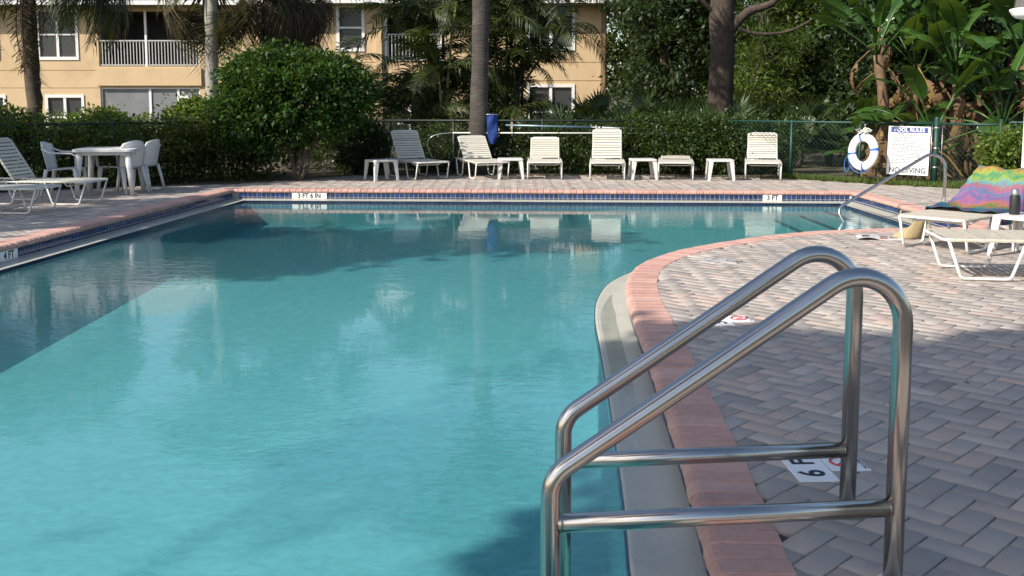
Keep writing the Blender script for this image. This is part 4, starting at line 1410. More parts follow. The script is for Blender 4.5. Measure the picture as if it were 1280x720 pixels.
def limbs(base, blobs, r0, rs, n=6, wob=.12):
    mb = MB()
    for k in range(n):
        c, r = blobs[k % len(blobs)]
        e = Vector(c) + Vector(rs.normal(size=3) * np.array(r) * .35)
        b = Vector(base) + Vector((rs.normal() * r0 * .5, rs.normal() * r0 * .5, 0))
        pts = []
        for i in range(6):
            f = i / 5
            q = b.lerp(e, f); q.z = b.z + (e.z - b.z) * (f ** .8)
            pts.append(q + Vector(rs.normal(size=3) * wob * math.sin(f * 3.1)))
        mb.tube(pts, [r0 * (1 - .8 * i / 5) for i in range(6)], 6)
    return mb


def shrub(name, label, cat, loc, blobs, n, L, Wd, mat, seed, stems=6, r0=.025, group=None, extra=None, **kw):
    rs = np.random.default_rng(seed)
    t = thing(name, label, cat, loc, 0, group)
    V, Q = foliage(blobs, n, L, Wd, rs, **kw)
    ob("foliage", np_mesh("foliage", V, Q, M[mat]), t)
    if stems: limbs((0, 0, -.05), blobs, r0, rs, stems, .05).ob("stems", M['bark'], t)
    if extra:
        m2, n2, L2 = extra
        V, Q = foliage(blobs, n2, L2, L2 * .8, rs, shell=.95, clump=.06, ncl=max(8, n2 // 5))
        ob("blossom", np_mesh("blossom", V, Q, M[m2]), t)
    return t


def trunk_path(base, top, n=9, wob=.05, rs=None):
    b, e = Vector(base), Vector(top)
    pts = [b.lerp(e, i / (n - 1)) for i in range(n)]
    for i in range(1, n - 1):
        pts[i] += Vector((rs.normal() * wob, rs.normal() * wob, 0))
    return pts


def tree(name, label, loc, h, crown, n, L, Wd, mat, seed, r0=.2, bark='bark', nl=8, group=None, **kw):
    """crown: blobs relative to loc"""
    rs = np.random.default_rng(seed)
    t = thing(name, label, "tree", loc, 0, group)
    mb = MB()
    P = trunk_path((0, 0, -.1), (0, 0, h), 8, r0 * .35, rs)
    mb.tube(P, [r0 * (1.15 - .7 * i / 7) for i in range(8)], 10)
    to = mb.ob("trunk", M[bark], t)
    mb = MB()
    for k in range(nl):
        c, r = crown[k % len(crown)]
        st = P[3 + k % 4]; e = Vector(c) + Vector(rs.normal(size=3) * np.array(r) * .4)
        pts = [st.lerp(e, f) + Vector(rs.normal(size=3) * .12 * math.sin(3.1 * f)) for f in (0, .25, .5, .75, 1)]
        mb.tube(pts, [r0 * .42 * (1 - .8 * i / 4) for i in range(5)], 6)
    mb.ob("limb", M[bark], t)
    V, Q = foliage(crown, n, L, Wd, rs, **kw)
    ob("crown", np_mesh("crown", V, Q, M[mat]), t)
    return t


# ---- palm leaves
def frond_mesh(name, L, a0, droop, nl, ll, lw, mat, seed, plume=.35, hang=.5):
    """pinnate frond from the origin along +x, rising at a0 and arching over"""
    rs = np.random.default_rng(seed)
    N = 14; pts = [Vector((0, 0, 0))]; a = a0
    for i in range(N):
        a = a0 - droop * ((i + 1) / N) ** 1.25
        pts.append(pts[-1] + Vector((math.cos(a), 0, math.sin(a))) * (L / N))
    mb = MB(); mb.tube(pts, [.022 * L / 3 * (1 - .85 * i / N) + .003 for i in range(N + 1)], 5)
    for k in range(nl):
        f = .16 + .84 * (k + .5) / nl; s = f * N; i = min(int(s), N - 1); w = s - i
        p = pts[i].lerp(pts[i + 1], w); tg = (pts[i + 1] - pts[i]).normalized()
        ln = ll * (.35 + .65 * math.sin(min(1, (f + .12)) * math.pi * .86)) * rs.uniform(.8, 1.12)
        for sd in (-1, 1):
            el = rs.normal() * plume
            d = (Vector((0, sd, 0)) * math.cos(el) + tg * (.45 + .5 * f) + Vector((0, 0, math.sin(el) - .1))).normalized()
            mid = p + d * ln * .5 + Vector((0, 0, -hang * ln * .12)); tip = p + d * ln * .85 + Vector((0, 0, -hang * ln * rs.uniform(.45, .9)))
            wv = tg * lw * .5
            mb.add([p - wv * .5, p + wv * .5, mid + wv, mid - wv, tip], [(0, 1, 2, 3), (3, 2, 4)])
    return mb.mesh(name, mat)


def fan_mesh(name, rad, pet, nseg, spread, mat, seed, droop=.25, cup=.25):
    """costapalmate fan: petiole from the origin along +x, blade at its end"""
    rs = np.random.default_rng(seed)
    mb = MB(); c = Vector((pet, 0, pet * .06))
    mb.tube([(0, 0, 0), (pet * .5, 0, pet * .05), c], [.014, .011, .008], 5)
    for k in range(nseg):
        a = -spread + 2 * spread * (k + .5) / nseg; ln = rad * (1 - .28 * (a / spread) ** 2) * rs.uniform(.9, 1.06)
        d = Vector((math.cos(a), math.sin(a), cup * (1 - math.cos(a)) + rs.normal() * .05)).normalized()
        sdv = Vector((-math.sin(a), math.cos(a), 0)); hw = ln * math.tan(spread / nseg) * (.62 if droop < .8 else .42)
        m_ = c + d * ln * .5; t_ = c + d * ln * .95 + Vector((0, 0, -droop * ln * rs.uniform(.4, 1.1)))
        up_ = Vector((0, 0, hw * .5))
        mb.add([c, m_ + sdv * hw, m_ + up_, m_ - sdv * hw, t_], [(0, 1, 2), (0, 2, 3), (1, 4, 2), (2, 4, 3)])
    return mb.mesh(name, mat)


def paddle_mesh(name, L, Wd, pet, mat, seed, bend=.9, tatter=.3, fold=.35):
    """big bird-of-paradise / banana blade with petiole, midrib channel and torn edges"""
    rs = np.random.default_rng(seed)
    N = 16; pts = [Vector((0, 0, 0))]; a = 0.0
    tot = pet + L
    S = [0, pet * .5, pet] + [pet + L * (i + 1) / N for i in range(N)]
    prev = 0.0; P = [Vector((0, 0, 0))]; A = [0.0]
    for s in S[1:]:
        a = -bend * max(0, (s - pet * .6) / (tot - pet * .6)) ** 1.3
        P.append(P[-1] + Vector((math.cos(a), 0, math.sin(a))) * (s - prev)); A.append(a); prev = s
    mb = MB(); mb.tube(P, [max(.004, .022 * (1 - .85 * i / (len(P) - 1))) for i in range(len(P))], 6)
    for sd in (-1, 1):
        i = 2
        while i < len(P) - 1:
            k = int(rs.integers(1, 5)); j = min(i + k, len(P) - 1)
            vs = []; tear = rs.uniform(.0, tatter)
            for q in range(i, j + 1):
                f = (S[q] - pet) / L; w = Wd * .5 * (math.sin(min(1, f * 1.02 + .0) * math.pi) ** .55 if 0 < f < 1 else .02)
                f2 = A[q]; nrm = Vector((-math.sin(f2), 0, math.cos(f2)))
                tg = Vector((math.cos(f2), 0, math.sin(f2)))
                sh = tg * (-tear * .05 if q == j else 0)
                e = Vector((0, sd, 0)) * math.cos(fold) + nrm * math.sin(fold)
                sag = -nrm * w * w * (.9 + tear * 2)
                vs += [P[q], P[q] + e * w * .55 + sag * .2 + sh, P[q] + e * w + sag + sh * 2 + Vector((0, 0, -tear * w * .5))]
            m = j - i
            fs = []
            for q in range(m):
                for r_ in range(2):
                    b = q * 3 + r_; fs.append((b, b + 1, b + 4, b + 3) if sd == 1 else (b, b + 3, b + 4, b + 1))
            mb.add(vs, fs, True); i = j
    return mb.mesh(name, mat)


def palm(name, label, base, top, r0, bark, fronds, seed, group=None, extra=()):
    """fronds: list of (mesh list, count, elev range deg, z offset, name)"""
    rs = np.random.default_rng(seed)
    t = thing(name, label, "palm tree", base, 0, group)
    e = Vector(top) - Vector(base); N = 26
    pts = trunk_path((0, 0, -.1), e, N, r0 * .05, rs)
    MB().tube(pts, [r0 * (1.18 - .3 * min(1, i / 8)) * (1 + (.05 if i % 2 else -.03)) for i in range(N)], 14).ob("trunk", M[bark], t)
    for meshes, cnt, (lo, hi), dz, nm in fronds:
        for k in range(cnt):
            az = 2.39996 * k + rs.normal() * .25
            if nm == 'dead_fan_frond' and r0 < .15 and math.sin(az) < -.15: continue
            el = R(lo + (hi - lo) * (k + .5) / cnt + rs.normal() * 5)
            o = ob(nm, meshes[int(rs.integers(0, len(meshes)))], t, (e.x + math.cos(az) * r0 * .6, e.y + math.sin(az) * r0 * .6, e.z + dz + rs.normal() * .08))
            o.rotation_euler = (rs.normal() * .25, -el, az); s = rs.uniform(.85, 1.12); o.scale = (s, s, s)
    for meshes, az, el in extra:
        o = ob("frond", meshes[int(rs.integers(0, len(meshes)))], t, (e.x, e.y, e.z), (rs.normal() * .2, -R(el), az)); s = rs.uniform(.9, 1.1); o.scale = (s, s, s)
    return t


fr_q = [frond_mesh("frond", 3.0, .75, 2.45, 60, .66, .038, M['lf_palm'], s, .5, .9) for s in (1, 2, 3)]
fr_q_dead = [frond_mesh("dead_frond", 2.4, .2, 1.5, 34, .5, .03, M['lf_dead'], s, .5, 1.0) for s in (4, 5)]
fr_a = [frond_mesh("frond", 1.7, .75, 1.75, 34, .46, .034, M['lf_areca'], s, .22, .45) for s in (6, 7, 8)]
fan_c = [fan_mesh("fan_frond", .85, .95, 26, R(125), M['lf_palm'], s, .55, .5) for s in (9, 10)]
fan_d = [fan_mesh("dead_fan_frond", .85, .7, 34, R(85), M['lf_dead'], s, 1.3, .7) for s in (11, 12)]
fan_s = [fan_mesh("fan_leaf", .52, .62, 20, R(115), M['lf_fan'], s, .10, .35) for s in (13, 14, 15)]


def WX(px, d): return atd(px, 100, d)[0]
def WZ(py, d): return atd(640, py, d)[2]


# ---- palms
palm("queen_palm", "dark trunked palm with drooping fronds at the far left", (WX(42, 23), 23, 0), (WX(39, 23), 23, 4.3), .19, 'bark',
     [(fr_q, 40, (-25, 60), 0, "frond"), (fr_q_dead, 3, (-75, -55), -.1, "dead_frond")], 21,
     extra=[(fr_q, a_, e_) for a_, e_ in [(-.5, -5), (-.3, 12), (-.15, -12), (0, 5), (.1, 20), (.25, -8), (-.05, -20), (.4, 8), (-.7, 0), (.15, -15), (2.8, 0), (3.0, 15), (3.2, -10), (3.4, 5), (3.1, -18), (2.6, 10), (3.6, -5)]])
palm("cabbage_palm", "pale slender palm trunk rising left of the round bush", (WX(263, 19.5), 19.5, 0), (WX(267, 19.5), 19.5, 3.75), .135, 'bark_pale',
     [(fan_c, 20, (-20, 75), .1, "fan_frond"), (fan_d, 26, (-86, -48), -.05, "dead_fan_frond")], 23)
palm("cabbage_palm", "palm with a thick brown skirt of dead fronds above the bush", (WX(362, 21), 21, 0), (WX(360, 21), 21, 4.0), .2, 'bark',
     [(fan_c, 22, (-25, 75), .1, "fan_frond"), (fan_d, 46, (-88, -35), -.15, "dead_fan_frond")], 24)
palm("royal_palm", "tall straight grey palm trunk in the middle behind the blue net", (WX(596, 19.6), 19.6, 0), (WX(607, 19.6), 19.6, 6.4), .188, 'bark_palm',
     [(fan_c, 26, (-35, 80), .1, "fan_frond"), (fan_d, 10, (-80, -50), -.05, "dead_fan_frond")], 25)


# ---- areca clump in front of the right wing
def areca(label, cx, d, seed, stems, spreadx, hs, lean=.35):
    rs = np.random.default_rng(seed)
    t = thing("areca_palm", label, "palm tree", (WX(cx, d), d, 0), 0, "areca palms before the building")
    for k in range(stems):
        bx, by = rs.normal() * spreadx * .35, rs.normal() * .35
        ex = bx + (bx * 1.1 + rs.normal() * .35) * lean * 2; h = rs.uniform(*hs)
        pts = [Vector((bx + (ex - bx) * f * f, by + .3 * rs.normal() * f * .2, h * f - .05)) for f in np.linspace(0, 1, 7)]
        MB().tube(pts, [.035 * (1.1 - .4 * i / 6) for i in range(7)], 6).ob("stem", M['petiole'] if k % 3 else M['bark_palm'], t)
        for j in range(8):
            az = 2.4 * j + rs.normal() * .3; el = R(rs.uniform(-25, 50))
            o = ob("frond", fr_a[int(rs.integers(0, 3))], t, tuple(pts[-1]), (rs.normal() * .3, -el, az)); s = rs.uniform(.75, 1.15); o.scale = (s, s, s)
    return t


areca("clump of arching areca palm stems left of the grey trunk", 548, 22.5, 31, 19, 1.7, (.6, 4.0))
areca("clump of areca palms right of the grey trunk, covering a window", 628, 23.5, 32, 15, .95, (1.2, 4.2), .2)
areca("low areca palm with splayed fronds beside the white screen door", 505, 22.0, 33, 4, .9, (.5, 1.2))

# ---- saw palmettos behind the fence
def palmetto(label, px, d, h, n, seed, s0=1.0):
    rs = np.random.default_rng(seed)
    t = thing("saw_palmetto", label, "palmetto", (WX(px, d), d, -.02), 0, "saw palmettos behind the fence")
    MB().tube([(0, 0, -.05), (.05, 0, h * .35), (.0, .05, h * .6)], [.09, .08, .06], 7).ob("stem", M['bark'], t)
    for k in range(n):
        az = 2.4 * k + rs.normal() * .3; el = R(rs.uniform(15, 80)); zz = h * rs.uniform(.15, .62)
        o = ob("fan_leaf", fan_s[int(rs.integers(0, 3))], t, (rs.normal() * .08, rs.normal() * .08, zz), (rs.normal() * .4, -el, az)); s = s0 * rs.uniform(.8, 1.25); o.scale = (s, s, s)
    return t


for k, (px, d, h, nn2) in enumerate([(716, 21.5, 1.0, 15), (742, 22.8, 1.15, 16), (775, 21.2, .95, 15), (806, 22.0, 1.05, 16), (838, 21.0, .95, 15), (868, 21.6, .85, 15), (893, 20.6, .75, 13), (928, 21.8, .8, 13), (962, 22.5, .9, 14), (1000, 21.5, .75, 13), (1038, 22.2, .85, 13), (1070, 20.5, .75, 11)]):
    w = ["first", "second", "third", "fourth", "fifth", "sixth", "seventh", "eighth", "ninth", "tenth", "eleventh", "twelfth"][k]
    palmetto("spiky fan-leaved palmetto, %s from the building corner rightwards" % w, px, d, h, nn2, 40 + k)

# ---- pine with a thick trunk
def pine():
    rs = np.random.default_rng(60)
    d = 24.0
    t = thing("pine_tree", "thick barked pine trunk with bare side branches", "tree", (WX(901, d), d, 0))
    pts = [(0, 0, -.1), (-.02, 0, .8), (.0, 0, 1.7), (.03, 0, 2.6), (-.02, 0, 3.4), (.05, 0, 4.4), (.15, 0, 6.0), (.3, 0, 8.0), (.35, .1, 10.0)]
    MB().tube(pts, [.37, .33, .305, .29, .30, .27, .24, .19, .1], 16).ob("trunk", M['bark_pine'], t)
    mb = MB()
    mb.tube(catmull([(.15, 0, 3.0), (.55, -.2, 3.5), (1.1, -.3, 3.7), (1.5, -.4, 4.2), (2.2, -.5, 4.6)], 4), [.13 * (1 - .7 * i / 16) for i in range(17)], 8)
    mb.tube(catmull([(.2, 0, 3.25), (.7, -.3, 3.0), (1.5, -.5, 3.05), (2.2, -.6, 3.5), (2.6, -.6, 4.1)], 4), [.05 * (1 - .7 * i / 16) for i in range(17)], 6)
    mb.tube(catmull([(-.1, 0, 3.4), (-.8, -.3, 3.9), (-1.7, -.4, 3.75), (-2.6, -.5, 3.9)], 4), [.06 * (1 - .7 * i / 12) for i in range(13)], 6)
    mb.tube(catmull([(.2, 0, 4.0), (1.6, -.6, 4.25), (3.0, -.9, 3.85), (4.2, -1.0, 3.75)], 4), [.09 * (1 - .6 * i / 12) for i in range(13)], 7)
    mb.ob("branch", M['bark_pine'], t)
    blobs = [((-1.8, -.4, 4.1), (.9, .7, .4)), ((-2.6, .2, 4.6), (.9, .9, .5)), ((.2, .4, 6.5), (1.8, 1.6, .9)), ((.4, .2, 8.5), (1.7, 1.6, 1.0)), ((.4, 0, 10), (1.2, 1.2, .8)), ((2.3, -.6, 4.7), (1.0, .8, .5)), ((3.9, -1.0, 4.2), (.7, .7, .35))]
    V, Q = foliage(blobs, 9000, .24, .02, rs, clump=.16, spread=1.2, shell=.2)
    ob("crown", np_mesh("crown", V, Q, M['lf_pine']), t)


pine()

# ---- wood behind: each tree on its own
def bt(label, px, d, h, rad, mat, seed, n=9000, L=.17, Wd=.085, r0=.16, low=.1, name="broadleaf_tree", trunk='bark', **kw):
    rs = np.random.default_rng(seed + 500)
    crown = []
    for k in range(9):
        z = h * (low + (1 - low) * (k + .5) / 9); q = math.sin(math.pi * min(1, .15 + .8 * (k + .5) / 9)) ** .6
        a = 2.4 * k; crown.append(((math.cos(a) * rad * .45 * q, math.sin(a) * rad * .4 * q, z), (rad * .62 * q, rad * .6 * q, h * .13)))
    tree(name, label, (WX(px, d), d, -.02), h * .85, crown, n, L, Wd, mat, seed, r0, trunk, 10, "trees of the wood behind", **kw)


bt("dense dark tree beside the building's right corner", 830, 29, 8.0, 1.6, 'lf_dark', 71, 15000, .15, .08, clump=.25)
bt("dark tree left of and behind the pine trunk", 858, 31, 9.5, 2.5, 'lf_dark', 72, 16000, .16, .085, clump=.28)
bt("sunlit light green tree showing over the dark one by the building", 815, 38, 11, 3.0, 'lf_pine', 73, 9000, .22, .1)
bt("yellow green pine sapling just right of the pine trunk", 948, 28.5, 4.6, 1.35, 'lf_pine', 74, 11000, .2, .022, low=.05, clump=.2, spread=1.2, name="pine_sapling")
bt("bright tree deep in the wood right of the pine trunk", 965, 35, 9, 2.4, 'lf_pine', 75, 10000, .22, .04, clump=.3)
bt("dark tree in the middle of the wood", 1003, 30, 3.4, 1.3, 'lf_dark', 76, 9000, .15, .07)
bt("olive tree with a pale thin trunk in the wood", 1017, 32, 8.5, 1.9, 'lf_olive', 77, 8000, .2, .09, low=.42, r0=.09, trunk='bark_palm')
bt("thin trunked tree left of the paddle leaved clump", 1042, 30, 7.5, 1.6, 'lf_pine', 78, 8000, .18, .06, low=.45, r0=.085, trunk='bark_palm')
bt("leafy green tree behind the left of the paddle leaved clump", 1078, 31, 7.5, 2.0, 'lf_vine', 79, 11000, .17, .1, low=.05)
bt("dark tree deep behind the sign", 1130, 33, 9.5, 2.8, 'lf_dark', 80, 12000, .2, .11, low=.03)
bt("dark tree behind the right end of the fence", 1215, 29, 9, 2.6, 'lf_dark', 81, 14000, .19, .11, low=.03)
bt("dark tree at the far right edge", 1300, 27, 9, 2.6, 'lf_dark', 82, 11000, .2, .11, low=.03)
bt("distant tree filling the gap right of the building", 790, 55, 6.5, 3.2, 'lf_olive', 83, 6000, .3, .16, low=.02)
bt("low yellow green thicket tree at the pine's right foot", 925, 27, 2.0, .95, 'lf_hedge_light', 84, 6000, .11, .06, low=.02, r0=.05)
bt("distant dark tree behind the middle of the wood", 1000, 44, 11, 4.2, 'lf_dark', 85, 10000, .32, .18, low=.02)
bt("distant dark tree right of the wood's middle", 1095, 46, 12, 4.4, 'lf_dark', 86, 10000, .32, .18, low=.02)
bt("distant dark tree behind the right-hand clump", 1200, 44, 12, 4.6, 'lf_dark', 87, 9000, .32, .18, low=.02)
bt("distant green tree between pine and building", 880, 46, 12, 4.0, 'lf_vine', 88, 9000, .32, .16, low=.02)
bt("distant dark tree far right behind the lamp", 1310, 42, 11, 4.4, 'lf_dark', 89, 8000, .32, .18, low=.02)

# the far edge of the wood, read as one mass
rs = np.random.default_rng(640)
blobs = [((WX(805 + 42 * k, 62) + rs.normal(), 62 + rs.normal() * 2, 3.2 + 3.0 * (k % 3) + rs.random() * 2), (3.2, 2.0, 3.0)) for k in range(24)]
V, Q = foliage(blobs, 16000, .5, .3, rs, clump=.6, shell=.2, zmin=0)
tag(ob("distant_wood", np_mesh("distant_wood", V, Q, M['lf_dark'])), "dark edge of the distant wood behind the trees", "wood", None, "stuff")

# ---- paddle leaved clump (giant bird of paradise)
pad = [paddle_mesh("paddle_leaf", 1.0, .46, .95, M['lf_banana'], s, b, tt) for s, b, tt in ((1, 1.1, .25), (2, .7, .1), (3, 1.5, .6), (4, .95, .9))]
pad_old = [paddle_mesh("withered_leaf", .8, .26, .7, M['lf_banana_old'], s, 1.9, 1.2, .1) for s in (5, 6)]


def paddle_plant(label, px, d, h, n, nold, seed, lean=0.0, s0=1.0, r0=.1):
    rs = np.random.default_rng(seed)
    t = thing("bird_of_paradise_plant", label, "plant", (WX(px, d), d, -.02), 0, "giant bird of paradise plants behind the fence")
    pts = [Vector((lean * f * f * h * .3, 0, h * f - .05)) for f in np.linspace(0, 1, 9)]
    MB().tube(pts, [r0 * (1.1 - .25 * i / 8) * (1 + (.12 if i % 2 else -.06)) for i in range(9)], 9).ob("stalk", M['bark_banana'], t)
    for k in range(n):
        sgn = 1 if k % 2 else -1
        az = (0 if sgn > 0 else math.pi) + rs.normal() * .75 + seed; el = R(rs.uniform(15, 84))
        o = ob("paddle_leaf", pad[int(rs.integers(0, 4))], t, tuple(pts[-1] - Vector((0, 0, rs.uniform(0, .3)))), (rs.normal() * .6, -el, az)); s = s0 * rs.uniform(.75, 1.2); o.scale = (s, s, s)
    for k in range(nold * 2):
        az = rs.uniform(0, 6.28); i = int(rs.integers(2, 9))
        o = ob("withered_leaf", pad_old[int(rs.integers(0, 2))], t, tuple(pts[i]), (rs.normal() * .5, R(rs.uniform(10, 60)), az)); s = s0 * rs.uniform(.6, 1.1); o.scale = (s, s, s)
    return t


for lab, px, d, h, n_, no, sd, ln, s0 in [
        ("bird of paradise plant with a leaning brown stalk left of the sign", 1112, 19.0, 2.35, 6, 5, 91, -.35, .8),
        ("short bird of paradise plant low behind the ring buoy", 1092, 19.2, .6, 5, 2, 92, 0, .7),
        ("bird of paradise plant straight above the sign", 1142, 19.6, 2.2, 8, 9, 93, .1, .85),
        ("young bird of paradise plant with a wide leaf over the fence post", 1168, 17.9, .75, 5, 2, 94, .1, 1.0),
        ("bird of paradise plant with tall green stalks right of the post", 1196, 18.6, 1.9, 10, 5, 95, .05, 1.1),
        ("brown stalked bird of paradise plant behind the fence's end", 1226, 19.0, 1.5, 9, 7, 96, .1, 1.0),
        ("bird of paradise plant whose leaves show above the light green shrub", 1258, 17.6, 1.05, 8, 4, 97, -.1, .95),
        ("tall bird of paradise plant at the right edge", 1288, 18.8, 2.3, 10, 5, 98, -.2, 1.1),
        ("tall bird of paradise plant at the back of the clump", 1180, 21.0, 2.9, 11, 5, 99, 0, 1.15),
        ("leafy bird of paradise plant high at the left of the clump", 1105, 20.8, 3.0, 6, 3, 100, -.1, .8)]:
    paddle_plant(lab, px, d, h, n_ + 4, no + 2, sd, ln, s0)
bt("dark trunked tree rising through the left of the paddle leaved clump", 1122, 22.5, 7.5, 2.0, 'lf_dark', 101, 12000, .17, .10, low=.0, r0=.3)
bt("dark trunked tree rising through the right of the paddle leaved clump", 1238, 21.8, 7.5, 2.0, 'lf_dark', 102, 13000, .17, .10, low=.0, r0=.3)

# ---- round bush left of the far corner
cx_, cd_ = WX(367, 17.55), 17.75
rs = np.random.default_rng(3)
blobs = [((0, 0, 1.46), (1.2, 1.0, .80)), ((-.45, -.1, 1.75), (.8, .8, .58)), ((.4, 0, 1.62), (.85, .8, .6)), ((-.9, -.1, 1.2), (.5, .6, .55)), ((.85, 0, 1.4), (.42, .6, .5)), ((-1.2, -.1, 1.15), (.3, .35, .42)), ((-.35, .1, .75), (.6, .5, .35)), ((-.1, 0, 2.1), (.35, .4, .28)), ((-.8, -.2, 1.9), (.3, .3, .3))]
for q in range(22):
    u_ = unit(rs.normal(size=(1, 3)))[0]; u_[2] = abs(u_[2]) * .9 + .05
    blobs.append(((u_[0] * 1.3, u_[1] * 1.05, 1.5 + u_[2] * .88), (.09, .09, .14)))
t = thing("round_bush", "large clipped round bush left of the far chaises", "bush", (cx_, cd_, 0))
V, Q = merge([foliage(blobs, 22000, .085, .045, rs, clump=.10, shell=.80, spread=.75, ncl=640), foliage(blobs[9:], 900, .09, .045, rs, clump=.05, shell=.1, spread=.8), foliage(blobs[:5], 5000, .10, .06, rs, clump=.2, shell=.3)])
ob("foliage", np_mesh("foliage", V, Q, M['lf_bush']), t)
limbs((0, -.1, -.05), [((-.5, 0, 1.2), (.3, .3, .2)), ((.5, 0, 1.2), (.3, .3, .2)), ((.1, 0, 1.3), (.3, .3, .2)), ((-.2, .1, 1.3), (.3, .3, .2)), ((.3, -.1, 1.1), (.3, .3, .2))], .05, rs, 8, .04).ob("stems", M['bark'], t)

# ---- hedge along the left fence
def hedge(label, a, b, hgt, wd, n, seed, mat='lf_hedge', L=.075, name="hedge", dz=0.0):
    rs = np.random.default_rng(seed)
    t = thing(name, label, "hedge", (a[0], a[1], 0))
    Lh = math.dist(a, b); u = np.array([(b[0] - a[0]) / Lh, (b[1] - a[1]) / Lh]); nrm = np.array([-u[1], u[0]])
    blobs = []
    for k in range(int(Lh / .45) + 1):
        s = k * .45 + rs.normal() * .08; h = hgt * rs.uniform(.86, 1.14)
        for f in (.28, .72):
            q = u * s + nrm * rs.normal() * .1
            blobs.append(((q[0], q[1], h * f + dz), (.42, wd * .5, h * .33)))
    V, Q = foliage(blobs, n, L, L * .5, rs, clump=.11, shell=.75, ncl=n // 26, spread=.8, zmin=.01)
    ob("foliage", np_mesh("foliage", V, Q, M[mat]), t)
    limbs((0, 0, 0), blobs[1::4], .02, rs, 1, .02)
    mb = MB()
    for k in range(int(Lh / .3)):
        q = u * (k * .3 + .1); e = q + u * rs.normal() * .3 + nrm * rs.normal() * .2
        mb.tube([(q[0], q[1], -.05), ((q[0] + e[0]) / 2 + .03, (q[1] + e[1]) / 2, hgt * .4), (e[0], e[1], hgt * .85)], [.016, .012, .006], 5)
    mb.ob("stems", M['bark'], t)
    return t


off = Vector((FB[0] - FA[0], FB[1] - FA[1])).normalized(); nrm_ = Vector((-off.y, off.x))
h0 = Vector(FA) + nrm_ * .05; h1 = Vector(lerp2(FA, FB, .84)) + nrm_ * .05
hedge("leafy dark hedge smothering the left fence behind the table", tuple(h0), tuple(h1), 1.0, 1.05, 46000, 5)
hedge("lower light green hedge crest behind the left fence", (-8.9, 17.2), (-4.9, 19.3), 1.02, .9, 12000, 6, 'lf_hedge_light', .085)
# shrubs that climb through the middle of the fence
for k, (px, d, w, h, n_) in enumerate([(545, 20.2, .95, .95, 5000), (585, 20.1, .85, .85, 4000), (650, 19.95, .95, .95, 5500), (695, 19.9, .85, 1.0, 5500), (742, 19.8, .9, .95, 6000), (795, 19.7, .9, 1.12, 7500), (838, 19.6, .9, 1.12, 7500), (880, 19.55, .9, 1.17, 8500), (925, 19.5, .85, 1.15, 7500), (985, 19.6, .45, 1.1, 3500)]):
    w_ = ["leftmost", "second", "third", "fourth", "fifth", "sixth", "seventh", "eighth", "ninth", "rightmost"][k]
    shrub("fence_shrub", "vine-like green shrub growing through the far fence, %s of ten" % w_, "shrub", (WX(px, d), d, 0),
          [((0, 0, h * .5), (w * .55, .4, h * .5)), ((.25 * w, .05, h * .72), (w * .4, .35, h * .3)), ((-.3 * w, 0, h * .4), (w * .35, .35, h * .4))], n_, .062, .034, 'lf_vine', 200 + k, 6, .014, "shrubs growing through the far fence", clump=.09, shell=.6, zmin=.0)
shrub("flowering_shrub", "grassy shrub with white flowers beside the round bush", "shrub", (WX(428, 19.8), 19.8, 0), [((0, 0, .5), (.75, .4, .45)), ((-.3, 0, .7), (.4, .3, .25))], 5000, .16, .018, 'lf_hedge_light', 230, 5, .012, extra=('flower', 260, .07), clump=.14)
shrub("strappy_plant", "dark strap-leaved plant at the fence corner post", "plant", (WX(455, 19.3), 19.3, 0), [((0, 0, .45), (.4, .3, .45))], 2200, .32, .022, 'lf_dark', 231, 3, .012, clump=.1, droop=-.5)
shrub("light_shrub", "bright yellow green shrub by the gate, behind the towel", "shrub", (WX(1277, 14.9), 14.9, 0), [((0, 0, .55), (.5, .45, .42)), ((-.15, -.05, .65), (.35, .35, .3)), ((.35, 0, .5), (.4, .4, .4))], 8500, .075, .036, 'lf_hedge_light', 232, 6, .016, clump=.08, shell=.8)
shrub("yellow_flower_shrub", "leafy shrub with yellow flowers at the far left edge", "shrub", (WX(2, 16.6), 16.6, 0), [((0, 0, .85), (.6, .4, .45))], 5000, .08, .04, 'lf_hedge_light', 233, 5, .016, extra=('yellow', 90, .07), clump=.1)
shrub("young_shrub", "young leafy shrub rising above the hedge by the pale palm", "shrub", (WX(236, 18.3), 18.3, 0), [((0, 0, .8), (.55, .4, .6)), ((.2, 0, 1.2), (.35, .3, .3))], 6000, .09, .045, 'lf_hedge_light', 234, 5, .018, clump=.1)
shrub("young_shrub", "small leafy shrub above the hedge below the left window", "shrub", (WX(118, 18.0), 18.0, 0), [((0, 0, .75), (.5, .4, .45)), ((.25, 0, 1.0), (.25, .3, .2))], 4500, .09, .045, 'lf_hedge_light', 235, 5, .018, clump=.1)

# ---- grass strip before the right-hand fence, leaf litter at the fence foot
rs = np.random.default_rng(77)
A_, B_ = np.array([4.9, 17.85]), np.array([9.6, 13.6])
edge = [(5.0, 18.2), (5.8, 17.25), (7.0, 16.15), (8.1, 15.3), (9.3, 13.9)]; fn = [(5.0, 18.4), (5.9, 17.75), (7.25, 17.0), (8.3, 15.9), (9.6, 14.4)]
n = 9000; k = rs.integers(0, 4, n); f = rs.random(n); gq = rs.random(n)
E_, N_ = np.array(edge), np.array(fn)
e = E_[k] * (1 - f)[:, None] + E_[k + 1] * f[:, None]; m_ = N_[k] * (1 - f)[:, None] + N_[k + 1] * f[:, None]
P2 = e * (1 - gq)[:, None] + m_ * gq[:, None]
P = np.concatenate([P2, np.full((n, 1), -.02)], 1)
D = rs.normal(size=(n, 3)) * .45 + np.array([0, 0, 1.0])
V, Q = leaves(P, D, rs.uniform(.06, .15, n), rs.uniform(.008, .014, n), up=.0, rs=rs)
tag(ob("grass", np_mesh("grass", V, Q, M['grass'])), "strip of short grass before the green fence", "grass", None, "stuff")
n = 1500
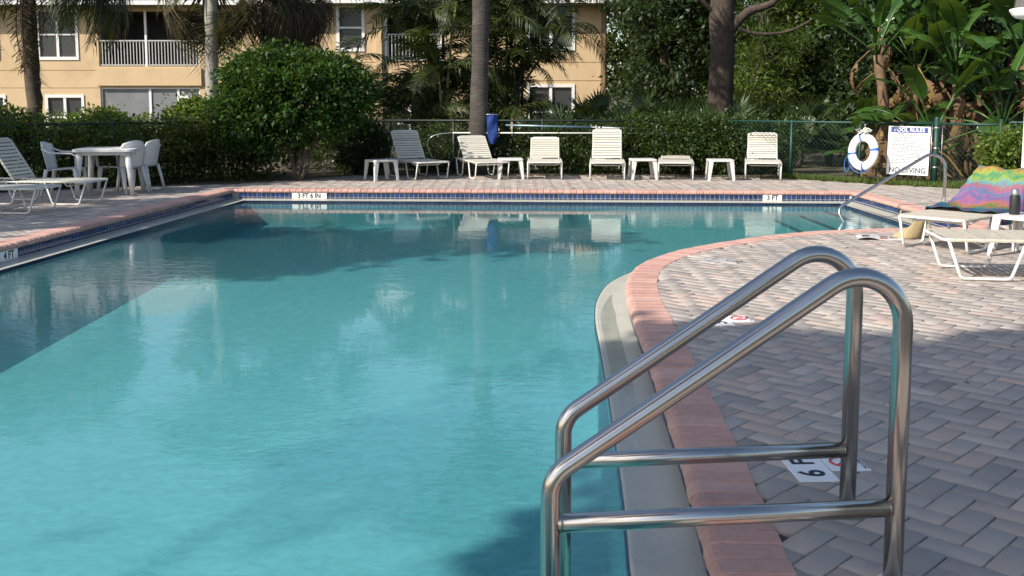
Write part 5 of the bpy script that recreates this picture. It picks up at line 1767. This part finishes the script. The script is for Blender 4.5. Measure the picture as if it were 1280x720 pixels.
P2 = np.stack([rs.uniform(-2.8, 5.2, n), np.zeros(n)], 1); P2[:, 1] = 18.95 + rs.random(n) ** 1.5 * .4 - rs.random(n) ** 4 * .5 - np.clip(P2[:, 0] - 2, 0, 9) * .25
P = np.concatenate([P2, np.full((n, 1), .008)], 1)
V, Q = leaves(P, rs.normal(size=(n, 3)) * np.array([1, 1, .15]), rs.uniform(.03, .08, n), rs.uniform(.015, .03, n), up=2, rs=rs)
tag(ob("leaf_litter", np_mesh("leaf_litter", V, Q, M['lf_dead'])), "brown leaf litter along the foot of the far fence", "leaf litter", None, "stuff")

n = 70
P = np.stack([rs.uniform(1.3, 7.5, n), 3.4 + 12 * rs.random(n) ** 1.6, np.full(n, .006)], 1)
P = P[[not inside((p[0], p[1]), coping_out) and inside((p[0], p[1]), DECK) for p in P]]; n = len(P)
V, Q = leaves(P, rs.normal(size=(n, 3)) * np.array([1, 1, .1]), rs.uniform(.018, .05, n), rs.uniform(.008, .02, n), up=2, rs=rs)
tag(ob("fallen_leaves", np_mesh("fallen_leaves", V, Q, M['lf_dead'])), "scattered dry leaf bits on the right-hand pavers", "leaf litter", None, "stuff")

# ---- trees outside the frame whose shade falls on the left deck, the far left of the pool and the near right deck
def shade_tree(label, x, y, h, blobs, n, seed, L=.26, Wd=.15, cl=.3):
    tree("shade_tree", label, (x, y, -.02), h * .9, blobs, n, L, Wd, 'lf_dark', seed, .24, 'bark', 8, "tall trees beside the pool out of view", clump=cl, shell=.15)


def shadow_src(gx, gy, h):
    """plan position at height h whose shadow falls on (gx, gy)"""
    k = h / math.tan(SUN_EL)
    return gx - math.sin(SUN_AZ) * k, gy - math.cos(SUN_AZ) * k


# unseen crown added to shade the near right deck, shaped flat topped and wide
sx0, sy0 = shadow_src(2.9, 4.35, 8.0)
bl = []
for k in range(10): bl.append(((-2.75 + k * .72, .03 * math.sin(k * 2.1), 8.0 + .1 * math.sin(k * 1.7)), (.6, 1.7, .25)))
bl += [((-3.3, -.1, 8.0), (.4, .6, .25))]
shade_tree("tall wide crowned tree behind the viewer", sx0, sy0, 8.0, bl, 25000, 301, .26, .18, .12)
for k, (gx, gy, h, rx, ry, nl_) in enumerate([(-6.9, 11.0, 7.5, 1.9, 2.6, 6200), (-3.7, 13.0, 8.5, 1.7, 1.9, 6600), (-7.6, 15.2, 7.0, 2.3, 1.9, 6600), (-.9, 14.0, 9.0, 2.0, .8, 4600), (-5.3, 17.6, 8.0, 1.3, .9, 3600)]):
    x_, y_ = shadow_src(gx, gy, h)
    w_ = ["nearest", "second", "third", "fourth", "furthest"][k]
    shade_tree("leafy tree left of the pool, %s of five" % w_, x_, y_, h, [((math.cos(q * 2.4) * rx * .5, math.sin(q * 2.4) * ry * .5, h - .2 + .2 * math.sin(q)), (rx * .55, ry * .55, .35)) for q in range(7)], int(nl_ * .62), 310 + k, cl=.24)
